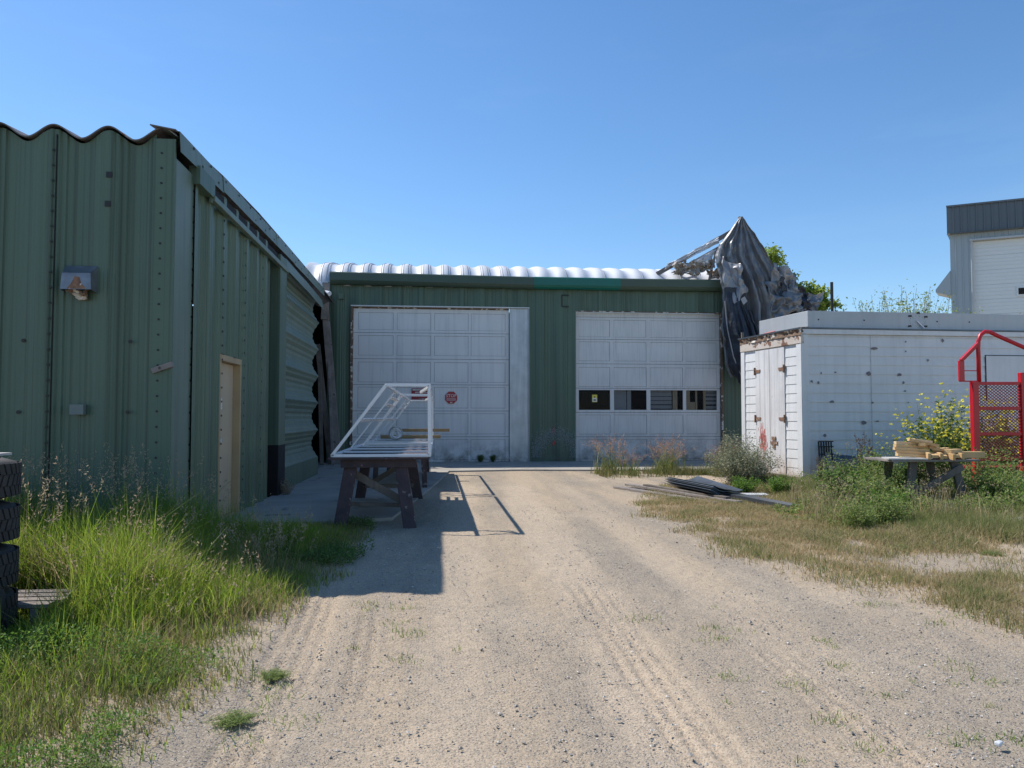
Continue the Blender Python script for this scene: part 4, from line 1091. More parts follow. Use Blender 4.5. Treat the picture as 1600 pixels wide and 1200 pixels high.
def tarp():
    t = thing('tarpaulin', 'torn grey tarpaulin draped in folds from a peak over the right end of the garage', 'tarpaulin', (9.0, 21.4, 0))
    rows = [(7.17, 8.84, 8.90), (6.95, 8.66, 9.05), (6.69, 8.47, 9.26), (6.35, 8.20, 9.47), (5.97, 8.06, 9.70), (5.5, 8.12, 10.0), (5.0, 8.22, 10.2), (4.5, 8.24, 10.4), (3.7, 8.22, 10.3), (2.8, 8.30, 9.8), (2.45, 8.45, 9.5)]
    drape(rows, 260, 5.0, .15, 21.5, 3, 'main_sheet', M['tarp'], t, crease=.10)
    rows = [(5.0, 8.16, 8.75), (4.4, 8.15, 8.9), (3.6, 8.17, 9.2), (2.8, 8.30, 9.3), (2.1, 8.72, 9.0)]
    drape(rows, 120, 3.2, .09, 21.08, 9, 'lower_fold', M['tarp_shade'], t, crease=.06)
    crumple([(8.12, 21.2, 5.95), (8.62, 21.0, 5.6), (8.75, 20.95, 4.85), (8.22, 21.0, 4.35)], .16, 40, 'torn_flap', M['tarp_silver'], t)
    crumple([(9.55, 21.1, 5.7), (10.15, 21.0, 5.55), (10.55, 21.0, 4.45), (9.75, 20.9, 4.2)], .26, 41, 'torn_flap', M['tarp_silver'], t, 60, 5)
    crumple([(9.7, 21.15, 5.25), (10.5, 21.1, 5.05), (10.75, 21.1, 4.25), (9.9, 21.0, 4.1)], .26, 43, 'torn_flap', M['tarp_shade'], t, 50, 4)
    crumple([(9.35, 21.05, 5.1), (10.2, 20.95, 5.2), (10.35, 20.9, 4.3), (9.5, 20.85, 4.05)], .22, 52, 'torn_flap', M['tarp'], t, 60, 6)
    crumple([(10.3, 21.2, 4.95), (11.0, 21.2, 4.85), (10.9, 21.1, 4.2), (10.2, 21.1, 4.1)], .20, 57, 'torn_flap', M['tarp'], t, 50, 5)
    crumple([(10.55, 21.3, 4.75), (11.35, 21.3, 4.98), (11.05, 21.2, 4.4), (10.5, 21.2, 4.1)], .14, 44, 'torn_flap', M['tarp_silver'], t, 40, 3)
    mb = MB(); mb.tube([(8.14, 21.0, 4.6), (8.20, 20.98, 3.8), (8.36, 20.95, 3.0), (8.72, 20.9, 2.1)], .018, 6); mb.build('edge_rope', M['tarp_silver'], t)
    mb = MB(); mb.add([(8.50, 20.74, 4.62), (8.62, 20.74, 4.70), (8.70, 20.74, 4.56), (8.58, 20.74, 4.46)], [(0, 1, 2, 3)]); mb.build('repair_patch', M['tarp_silver'], t, solid=.004)
    f = thing('collapsed_rafters', 'collapsed timber rafters with torn film rising to the tarpaulin peak', 'rafters', (7.5, 22, 5.4))
    for a, b, w in (((6.55, 22.3, 5.58), (8.95, 21.75, 6.95), .13), ((6.85, 22.5, 5.50), (8.95, 22.0, 6.68), .10), ((7.3, 22.3, 5.55), (7.40, 22.2, 6.0), .07), ((8.0, 21.9, 5.3), (8.2, 21.8, 6.2), .06)):
        mb = MB(); mb.bar(a, b, .05, w); mb.build('rafter', M['wood_grey'], f, bevel=.004)
    mb = MB(); mb.bar((8.87, 21.75, 3.5), (8.87, 21.62, 7.2), .08, .08); mb.build('king_post', M['wood_old'], f)
    crumple([(6.7, 22.1, 5.68), (8.3, 21.8, 6.44), (8.3, 21.8, 6.64), (6.8, 22.1, 5.84)], .06, 60, 'torn_film', M['film'], f, 40, 8)
    crumple([(7.5, 22.0, 5.9), (8.25, 21.9, 6.3), (8.1, 21.8, 6.0), (7.9, 21.9, 5.75)], .08, 61, 'torn_film', M['film'], f, 26, 5)
    for i, (cx, cz, r) in enumerate(((7.15, 5.72, .22), (7.5, 5.70, .25), (7.8, 5.78, .22), (7.98, 5.9, .2), (8.15, 5.55, .16))):
        crumple([(cx - r, 22.0, cz + r * .7), (cx + r, 22.0, cz + r * .7), (cx + r, 21.8, cz - r), (cx - r, 21.8, cz - r)], .17, 70 + i, 'insulation_clump', M['insul'], f, 26, 5)
tarp()

# ------------------------------------------------------------------ red platform gate
def red_gate():
    t = thing('lift_platform', 'red steel lift platform cage with mesh sides standing by the shed', 'lift', (8.4, 11.25, 0), 0)
    C0 = Vector((8.36, 11.27, 0)); D = Vector((math.cos(-math.atan(.098)), math.sin(-math.atan(.098)), 0)); N = Vector((-D.y, D.x, 0))
    def q(s, z, o=0): return C0 + D * s + N * o + Vector((0, 0, z))
    S = 12 / 1200.0
    def pz(py): return 1.3 + (652 - py) * S
    mb = MB(); mb.bar(q(0.03, .0), q(.03, pz(596)), .10, .09, up=(0, 1, 0)); mb.build('post', M['red'], t, bevel=.008)
    mb = MB(); mb.bar(q(.78, .45), q(.78, pz(582)), .08, .08, up=(0, 1, 0)); mb.build('post', M['red'], t, bevel=.008)
    for py, h in ((599, .05), (638, .055), (678, .055), (717, .06)):
        mb = MB(); mb.bar(q(.08, pz(py)), q(1.6, pz(py)), .05, h); mb.build('rail', M['red'], t, bevel=.006)
    def mesh_panel(z0, z1):
        mb = MB(); n = 12; w = .70; x0 = .08; hh = z1 - z0; p = w / n; rowsn = 7; rh = hh / rowsn
        for r in range(rowsn):
            for i in range(n):
                a = x0 + i * p; z = z0 + r * rh
                for (u0, v0, u1, v1) in ((0, .5, .5, 1), (.5, 1, 1, .5), (0, .5, .5, 0), (.5, 0, 1, .5)):
                    mb.bar(q(a + u0 * p, z + v0 * rh), q(a + u1 * p, z + v1 * rh), .009, .008, up=(0, 1, 0))
        mb.build('mesh_panel', M['red_dark'], t)
    mesh_panel(pz(635) + .0, pz(602)); mesh_panel(pz(675), pz(641)); mesh_panel(pz(714), pz(681))
    # upper hoop
    pts = [q(.11, pz(597)), q(.11, pz(545)), q(.115, pz(533)), q(.15, pz(523)), q(.22, pz(517.5)), q(.30, pz(518)), q(.42, pz(524)), q(.80, pz(541)), q(1.6, pz(576))]
    mb = MB(); mb.tube(pts, .032, 12); mb.build('top_hoop', M['red'], t, smooth=True)
    mb = MB(); mb.bar(q(-.165, pz(563), 0), q(-.165, pz(595)), .085, .04, up=(0, 1, 0)); mb.build('side_plate', M['red'], t, bevel=.004)
    mb = MB(); mb.bar(q(-.165, pz(563)), q(.11, pz(536)), .05, .06, up=(0, 1, 0)); mb.bar(q(-.2, pz(595.5)), q(.11, pz(595.5)), .03, .02); mb.bar(q(-.12, pz(579)), q(.09, pz(579)), .015, .015)
    mb.build('side_guard', M['red'], t, bevel=.004)
    mb = MB(); mb.box(8.50, 11.32, .46, 10.2, 11.9, .52); mb.build('platform_deck', M['red_dark'], t, bevel=.01)
    mb = MB(); mb.tube([q(.8, .0, .6), q(.8, .42, .6)], .12, 14); mb.build('support', M['red_dark'], t)
red_gate()

# ------------------------------------------------------------------ lumber bench
def lumber_bench():
    yb = 9.95
    t = thing('lumber_bench', 'grey weathered trestle bench in the weeds with fresh lumber offcuts on top', 'bench', (6.6, yb, 0), 0)
    zt = .72
    mb = MB(); mb.box(6.02, yb, zt - .03, 7.30, yb + .75, zt); mb.build('bench_top', M['wood_grey'], t, bevel=.003)
    mb = MB(); mb.poly([(5.98, yb + .02, zt + .001), (6.5, yb - .05, zt + .001), (6.52, yb + .4, zt + .001), (6.12, yb + .42, zt + .001)], (0, 0, .018)); mb.build('loose_sheet', M['ply'], t)
    for (a, b) in (((6.28, yb + .05, 0), (6.38, yb + .1, .69)), ((7.12, yb + .05, 0), (6.98, yb + .1, .69)), ((6.30, yb + .7, 0), (6.38, yb + .65, .69)), ((7.1, yb + .7, 0), (7.0, yb + .65, .69))):
        mb = MB(); mb.bar(a, b, .11, .05, up=(0, 1, 0)); mb.build('leg', M['wood_old'], t, bevel=.004)
    for a, b, h in (((6.30, yb + .01, .22), (7.05, yb + .01, .62), .09), ((6.25, yb - .03, .02 + .13), (7.15, yb - .03, .14), .10), ((6.18, yb + .0, .34), (6.42, yb + .0, .34), .07)):
        mb = MB(); mb.bar(a, b, .03, h); mb.build('brace', M['wood_old'], t, bevel=.003)
    rng = random.Random(12)
    def piece(c, L, az, tilt, lab, w=.09, h=.038, m='lumber'):
        dx = Vector((math.cos(az) * math.cos(tilt), math.sin(az) * math.cos(tilt), math.sin(tilt)))
        c = Vector(c); mb = MB(); mb.bar(c - dx * L / 2, c + dx * L / 2, w, h)
        o = mb.build('lumber_offcut', M[m], None, bevel=.002)
        tag(o, lab, 'lumber', 'fresh lumber offcuts on the weathered bench')
    same = 'fresh yellow lumber offcut lying loose in the middle of the heap on the grey bench'
    y = yb + .2
    for i in range(5): piece((6.46 + .012 * i + rng.uniform(-.02, .02), y + .03 * i, zt + .045 + .041 * i), .46, rng.uniform(-.30, -.1), -.06, ['lowest yellow board at the left of the lumber heap', 'second board from the bottom at the left of the lumber heap', 'middle board at the left of the lumber heap, jutting out left', 'second board from the top at the left of the lumber heap', 'topmost long pale board of the lumber heap'][i], m='lumber' if i != 4 else 'lumber_pale')
    piece((6.62, y + .02, zt + .225), .40, -.25, -.22, 'board sloping down to the right across the top of the lumber heap', m='lumber')
    piece((6.66, y + .12, zt + .245), .30, .15, -.12, 'short pale board lying behind the topmost board of the heap', m='lumber_pale')
    for i in range(7): piece((6.60 + .075 * i, y - .10 + rng.uniform(-.02, .02), zt + .045 + .012 * rng.random()), .26, 1.35 + rng.uniform(-.25, .25), .02 + rng.uniform(0, .1), same, w=.085 if i % 2 else .04, h=.04 if i % 2 else .085)
    for i in range(6): piece((6.66 + .06 * i, y + .1 + rng.uniform(-.05, .05), zt + .11 + .015 * (5 - i) + .01 * rng.random()), .30, rng.uniform(.5, 1.3), rng.uniform(-.15, .15), same)
    piece((7.02, y - .04, zt + .10), .34, .55, .0, 'thick block stacked at the right end of the heap, left of the long one', w=.10, h=.07)
    piece((7.08, y + .12, zt + .05), .40, .35, .0, 'block lying under the right end of the lumber heap', w=.10, h=.07)
    piece((7.30, y + .0, zt + .055), .34, -.12, .0, 'long block overhanging the right end of the grey bench', w=.14, h=.085)
_before = set(bpy.data.objects)
lumber_bench()
for _o in set(bpy.data.objects) - _before:      # the bench stands a little farther right
    if _o.type == 'EMPTY': _o.location.x += 0.17
    elif _o.parent is None:
        for _v in _o.data.vertices: _v.co.x += 0.17

# ------------------------------------------------------------------ tyres at the left edge
def tyres():
    cx, cy = -2.98, 5.05; R = .37
    labs = ['topmost tyre of the stack at the left edge, white board on it', 'second tyre from the top of the stack at the left edge', 'third tyre from the top of the stack at the left edge', 'bottom tyre of the stack at the left edge']
    z0 = gzf(cx, cy)
    for i in range(4):
        z = z0 + (3 - i) * .272
        t = thing('tyre', labs[i], 'tyre', (cx, cy, z), rz=i * .4, group='worn tyres stacked at the left edge')
        mb = MB(); prof = [(R - .02, .03), (R, .07), (R, .20), (R - .02, .24), (R - .10, .265), (R - .15, .22), (R - .13, .135), (R - .15, .05), (R - .10, .005)]
        mb.lathe(prof, (0, 0, 0), 56); mb.build('carcass', M['rubber'], t, smooth=True, local=True)
        mb = MB(); n = 46
        for k in range(n):
            a = 2 * math.pi * k / n
            for row, (za, zb, sh) in enumerate(((.035, .095, .06), (.10, .165, -.06), (.17, .235, .06))):
                a2 = a + (row % 2) * math.pi / n; da = 2 * math.pi / n * .36
                vs = []
                for rr in (R - .002, R + .009):
                    for (ang, z_) in ((a2 - da + sh / 2, za), (a2 + da + sh / 2, za), (a2 + da - sh / 2, zb), (a2 - da - sh / 2, zb)):
                        vs.append((rr * math.cos(ang), rr * math.sin(ang), z_))
                mb.add(vs, [(4, 5, 6, 7), (0, 1, 5, 4), (1, 2, 6, 5), (2, 3, 7, 6), (3, 0, 4, 7)])
        mb.build('tread', M['rubber'], t, local=True)
    mb = MB(); mb.box(cx - .36, cy - .30, z0 + 1.09, cx + .21, cy + .30, z0 + 1.105); o = mb.build('white_board', M['ply'], None)
    tag(o, 'thin white board lying on top of the tyre stack', 'board')
    # leaning smaller tyre in front
    t = thing('tyre', 'smaller tyre standing upright in the grass in front of the tyre stack', 'tyre', (-2.78, 4.86, gzf(-2.78, 4.86) + .21), group='worn tyres stacked at the left edge')
    mb = MB(); R2 = .235; prof = [(R2, -.05), (R2, .05), (R2 - .04, .085), (R2 - .09, .07), (R2 - .09, -.07), (R2 - .04, -.085)]
    m2 = MB(); m2.lathe(prof, (0, 0, 0), 40)
    m2.v = [(v[0] * .55 - v[2] * .83, v[0] * .83 + v[2] * .55, v[1]) for v in m2.v]
    m2.build('carcass', M['rubber'], t, smooth=True, local=True)
    t = thing('wood_pallet_piece', 'silvery slatted piece of a wooden pallet in the grass beside the tyres', 'pallet', (-2.62, 5.3, 0))
    z = gzf(-2.6, 5.4) + .10
    for k in range(4):
        mb = MB(); mb.box(-2.92, 5.20 + k * .12, z + .02, -2.45 + .03 * (k % 2), 5.20 + k * .12 + .09, z + .045); mb.build('slat', M['wood_grey'], t, bevel=.003)
    for x in (-2.85, -2.56):
        mb = MB(); mb.box(x, 5.2, z - .07, x + .05, 5.66, z + .018); mb.build('bearer', M['wood_grey'], t)
tyres()

# ------------------------------------------------------------------ pile of sheets and boards
def pile():
    bs = [((3.30, 13.9), (4.20, 11.15), .16, .02, 'wood_grey', 'long grey board nearest the driveway in the pile on the ground'),
          ((3.55, 14.1), (4.45, 11.0), .12, .05, 'wood_grey', 'second long grey board lying beside the one nearest the driveway'),
          ((3.75, 13.6), (4.40, 11.3), .10, .08, 'wood_old', 'dark short board lying on the two long grey boards')]
    for (a, b, w, z, m, lab) in bs:
        mb = MB(); mb.bar((a[0], a[1], z), (b[0], b[1], z), w, .035); o = mb.build('ground_board', M[m], None, bevel=.004)
        tag(o, lab, 'board', 'boards lying on the ground before the right garage door')
    t = thing('sheet_metal_stack', 'stack of curled dark metal sheets lying on the boards in the yard', 'metal sheets', (4.3, 12.2, 0))
    for k in range(5):
        n = 26; P = []
        for i in range(n):
            u = i / (n - 1); a = -1.0 + 1.9 * u
            row = []
            for j in range(9):
                v = j / 8
                x = 3.95 + .95 * v * .28 + .42 * u + .02 * k + .1 * (1 - v) * u; y = 13.2 - 1.6 * v - .1 * u
                z = .06 + .028 * k + .26 * max(0, (1 - u) - .62) * (1 - v * .2) + .10 * (u > .75) * (u - .75) * 4 * .0 + .012 * math.sin(9 * u + k)
                z += .10 * (1 - v) * u * u
                row.append((x, y, z))
            P.append(row)
        mb = MB(); mb.grid(np.array(P)); mb.build('metal_sheet', M['sheet_blue' if k % 2 else 'sheet_dark'], t, solid=.005)
    mb = MB(); c = [(4.30, 12.7, .20), (5.05, 10.2, .05)]
    o = thing('metal_channel', 'long dark grey metal channel running into the weeds from the sheet stack', 'metal channel', (4.6, 11.6, 0))
    mb.bar((4.28, 12.7, .15), (5.0, 10.35, .07), .20, .010); mb.build('web', M['sheet_dark'], o)
    mb = MB(); mb.bar((4.18, 12.66, .125), (4.90, 10.31, .045), .012, .05); mb.bar((4.38, 12.74, .125), (5.10, 10.39, .045), .012, .05); mb.build('flange', M['sheet_dark'], o)
    mb = MB(); mb.poly([(4.9, 12.1, .02), (5.35, 12.0, .02), (5.42, 12.3, .02), (5.0, 12.35, .02)], (0, 0, .03)); s = mb.build('white_scrap', M['film'], None); tag(s, 'flat white scrap on the sand beside the metal sheets', 'scrap')
    m2 = crumple([(6.15, 8.75, .06), (7.3, 8.65, .08), (7.3, 8.2, .03), (6.2, 8.3, .03)], .06, 90, 'plastic_sheet', M['film'], None, 40, 6)
    tag(m2, 'crumpled white plastic sheet lying in the weeds at the right edge', 'plastic sheet')
    mb = MB(); mb.bar((2.37, 3.10, -.085), (2.405, 3.12, -.083), .028, .022, w1=.02, h1=.014); s = mb.build('white_stone', M['film'], None, bevel=.008); tag(s, 'small white stone chip on the gravel near the lower right corner', 'stone')
pile()

# ------------------------------------------------------------------ far grey building
def far_building():
    A = Vector((23.24, 32.55, 0)); Bv = Vector((25.7, 31.1, 0)); D = (Bv - A).normalized(); N = Vector((D.y, -D.x, 0))
    t = thing('metal_warehouse', 'tall grey metal warehouse beyond the shed with a slate ribbed band along its top', 'building', tuple(A))
    RD = Vector((.64, .768, 0))
    def q(s, z, o=0): return (A + D * s + N * o + Vector((0, 0, z))) if o > -1 else (A + D * s - RD * o + Vector((0, 0, z)))
    def ribs(s0, s1, z0, z1, o, p, a, mb):
        pts = []
        s = s0
        while s < s1 - 1e-6:
            for ds, h in ((0, 0), (p * .78, 0), (p * .80, a), (p * .94, a), (p * .96, 0)):
                if s + ds <= s1: pts.append((s + ds, h))
            s += p
        pts.append((s1, 0))
        P = np.array([[tuple(q(u, z, o + h)) for z in (z0, z1)] for u, h in pts]); mb.grid(P)
    mb = MB(); ribs(-.12, 9, 9.6, 10.86, .18, .30, .05, mb)
    mb.add([q(-.12, 9.6, .18), q(-.12, 10.86, .18), q(-.12, 10.86, -6), q(-.12, 9.6, -6)], [(0, 1, 2, 3)])
    mb.add([q(-.14, 10.90, .26), q(9, 10.90, .26), q(9, 10.90, -6), q(-.14, 10.90, -6), q(-.14, 10.82, .26), q(9, 10.82, .26)], [(0, 1, 2, 3), (0, 4, 5, 1)])
    mb.add([q(-.12, 9.6, .31), q(9, 9.6, .31), q(9, 9.6, -.02), q(-.12, 9.6, -.02)], [(0, 1, 2, 3)])
    mb.build('roof_band', M['far_band'], t)
    mb = MB(); ribs(0, .78, 0, 9.6, 0, .26, .03, mb); ribs(.78, 9, 9.28, 9.6, 0, .26, .03, mb)
    mb.add([q(0, 0, 0), q(0, 9.6, 0), q(0, 9.6, -8), q(0, 0, -8)], [(0, 1, 2, 3)]); mb.build('wall', M['far_wall'], t)
    mb = MB(); z = 9.2
    while z > 1:
        mb.add([q(.82, z, -.10), q(9, z, -.10), q(9, z - .65, -.10), q(.82, z - .65, -.10)], [(0, 1, 2, 3)])
        for k in range(1, 4): mb.bar(q(.82, z - .16 * k, -.09), q(9, z - .16 * k, -.09), .006, .01)
        z -= .66
    mb.add([q(.78, 0, -.13), q(9, 0, -.13), q(9, 9.3, -.13), q(.78, 9.3, -.13)], [(0, 1, 2, 3)])
    d = mb.build('overhead_door', M['far_door'], t)
    mb = MB(); mb.bar(q(.80, 0, .0), q(.80, 9.3, 0), .08, .2); mb.bar(q(.76, 9.27, .02), q(9, 9.27, .02), .2, .08); mb.build('door_frame', M['galv_dull'], d)
    w0 = 2.52
    mb = MB(); mb.bar(q(w0, 6.85, -.07), q(w0 + .80, 6.85, -.07), .03, .42); f = mb.build('window_frame', M['far_door'], d)
    mb = MB(); mb.bar(q(w0 + .07, 6.85, -.05), q(w0 + .73, 6.85, -.05), .02, .28); mb.build('window_pane', M['dark'], f)
    # side awning
    mb = MB(); mb.poly([q(-.62, 7.0, .1), q(-.02, 6.8, .1), q(-.02, 7.95, .1), q(-.62, 7.12, .1)], RD * 1.2); mb.build('side_canopy', M['far_wall'], t)
far_building()
mb = MB(); mb.tube([(12.95, 24.0, 0), (12.95, 24.0, 5.75)], .05, 8); o = mb.build('utility_post', M['black'], None); tag(o, 'thin dark post sticking up behind the shed roof, right of the tree', 'post')

# ------------------------------------------------------------------ vegetation
def leaf_cards(C, D, N, L, W):
    """C centres at leaf base, D direction, N normal; diamond leaves"""
    D = D / np.linalg.norm(D, axis=1)[:, None]
    S = np.cross(D, N); S /= (np.linalg.norm(S, axis=1)[:, None] + 1e-9)
    L = L[:, None]; W = W[:, None]
    V = np.stack([C, C + D * L * .5 + S * W * .5, C + D * L, C + D * L * .5 - S * W * .5], 1)
    k = len(C)
    return V.reshape(-1, 3), np.arange(k * 4).reshape(k, 4)

def blades(x, y, z, H, W, lean, rng, segs=3, droop=.5):
    k = len(x); th = rng.uniform(0, 2 * math.pi, k); la = rng.uniform(0.02, 1, k) * lean
    d = np.stack([np.cos(th), np.sin(th)], -1)
    ft = rng.uniform(0, math.pi, k); side = np.stack([np.cos(ft), np.sin(ft)], -1)
    V = []
    for i in range(segs + 1):
        u = i / segs
        off = d * (la * H * (u ** 1.8))[:, None]
        hh = H * (u - droop * la * u ** 3 * .6)
        w = W * (1 - u ** 1.5) * .5
        c = np.stack([x + off[:, 0], y + off[:, 1], z + hh], -1)
        s = np.concatenate([side * w[:, None], np.zeros((k, 1))], 1)
        if i < segs: V += [c - s, c + s]
        else: V += [c]
    n = 2 * segs + 1
    V = np.stack(V, 1)
    b = (np.arange(k) * n)[:, None]
    Q = np.concatenate([b + np.array([[2 * i, 2 * i + 1, 2 * i + 3, 2 * i + 2]]) for i in range(segs - 1)])
    T = b + np.array([[2 * segs - 2, 2 * segs - 1, 2 * segs]])
    return V.reshape(-1, 3), [Q, T]

def left_edge(y):   # right hand border of the left grass, measured on the ground
    return np.interp(y, [2.2, 3.1, 3.7, 4.5, 5.3, 6.2, 7.0, 7.7, 8.6, 9.4], [-1.15, -1.15, -1.08, -.98, -.90, -.88, -.75, -.62, -.62, -.75])

def left_grass():
    rng = np.random.default_rng(21)
    n = 330000
    x = rng.uniform(-5.2, -.3, n); y = 2.3 + 7.1 * rng.random(n) ** .85
    e = left_edge(y) + (fbm(x, y, 1.5, 3, 50) - .5) * .5
    d = e - x                                  # distance inside
    vis = x > -.60 * y - .35                   # keep what the yard can see
    clump = fbm(x, y, 2.2, 3, 51)
    p = np.clip(d / .55, 0, 1) ** .9 * np.clip((clump - .22) * 4.0, .3, 1)
    p *= np.where(y < 4.3, 1.0, .66)
    side_ok = (x < -2.7) & (y > 7.9)
    keep = (rng.random(n) < p) & vis & (~side_ok)
    x, y, d, clump = x[keep], y[keep], d[keep], clump[keep]
    tall = np.clip((d - .2) / 1.15, 0, 1) * np.clip((y - 3.3) / 1.8, 0.30, 1)
    tall = np.where(y > 7.7, np.minimum(tall, np.clip(.55 - .62 * (y - 7.7), .05, 1)), tall)
    tall *= .62 + .75 * np.clip(fbm(x, y, 1.3, 3, 58) - .15, 0, .8)
    H = (.07 + .52 * tall) * rng.uniform(.55, 1.25, len(x)) * (.7 + .6 * clump)
    H = np.where(rng.random(len(x)) < .03, H * 1.5, H)
    H = np.where((x < -2.25) & (x > -3.3) & (y > 4.2) & (y < 5.8), np.minimum(H, .10), H)
    W = rng.uniform(.0035, .0075, len(x)) * (1 + .5 * tall)
    z = gz(x, y) - .01
    green = rng.random(len(x)) < np.clip(.25 + tall * 1.6 + (clump - .5) * .9, .12, .97)
    dead = rng.random(len(x)) < (.15 + .40 * (fbm(x, y, 2.5, 2, 57) > .55))
    H = np.where(dead, H * .8, H)
    V, F = blades(x[dead], y[dead], z[dead], H[dead], W[dead], 1.0, rng)
    o = np_mesh('dead_grass', V, F, M['dry'], None); tag(o, 'dead straw blades mixed into the left grass', 'grass', kind='stuff')
    green &= ~dead
    for nm, msk, mt, lab in (('tall_grass', green, 'grass', 'tall bright green grass growing along the green building'), ('short_grass', ~green & ~dead, 'grass_low', 'short yellowing grass at the left verge of the driveway')):
        V, F = blades(x[msk], y[msk], z[msk], H[msk], W[msk], .75, rng)
        o = np_mesh(nm, V, F, M[mt], None); tag(o, lab, 'grass', kind='stuff')
    # flowering stems with seed heads
    k = 620
    sx = rng.uniform(-4.6, -1.1, k); sy = 4.6 + 3.1 * rng.random(k) ** .6
    ok = (left_edge(sy) - sx > .35) & (sx > -.60 * sy - .2); sx, sy = sx[ok], sy[ok]; k = len(sx)
    Hs = rng.uniform(.62, 1.08, k) * np.clip((left_edge(sy) - sx) / 1.8, .45, 1)
    V, F = blades(sx, sy, gz(sx, sy), Hs, np.full(k, .005), .35, np.random.default_rng(77), 4, .5)
    o = np_mesh('grass_stems', V, F, M['grass_low'], None); tag(o, 'thin tall stems standing out of the left grass', 'grass', kind='stuff')
    tips = V.reshape(k, 9, 3)[:, 8]; pre = V.reshape(k, 9, 3)[:, 6]
    C = []; D = []; L = []; Wd = []
    for i in range(k):
        ax = (tips[i] - pre[i]); ax = ax / np.linalg.norm(ax); m = rng.integers(9, 20)
        for j in range(m):
            u = rng.random(); C.append(tips[i] - ax * u * .15 + rng.normal(0, .006 + .012 * u, 3)); dd = ax + rng.normal(0, .55, 3) + np.array([.15, -.1, -.35]); D.append(dd); L.append(rng.uniform(.016, .036)); Wd.append(rng.uniform(.005, .009))
    C = np.array(C); D = np.array(D)
    V, F = leaf_cards(C, D, rng.normal(0, 1, C.shape), np.array(L), np.array(Wd))
    o = np_mesh('grass_seed_heads', V, F, M['seed'], None); tag(o, 'tan drooping seed heads above the tall left grass', 'grass', kind='stuff')
left_grass()

def right_edge(y):  # left hand border of the right verge
    return np.interp(y, [3.8, 4.5, 5.6, 7.0, 9.0, 11.1, 12, 14], [4.1, 3.75, 3.15, 2.72, 2.75, 2.95, 3.2, 3.9])

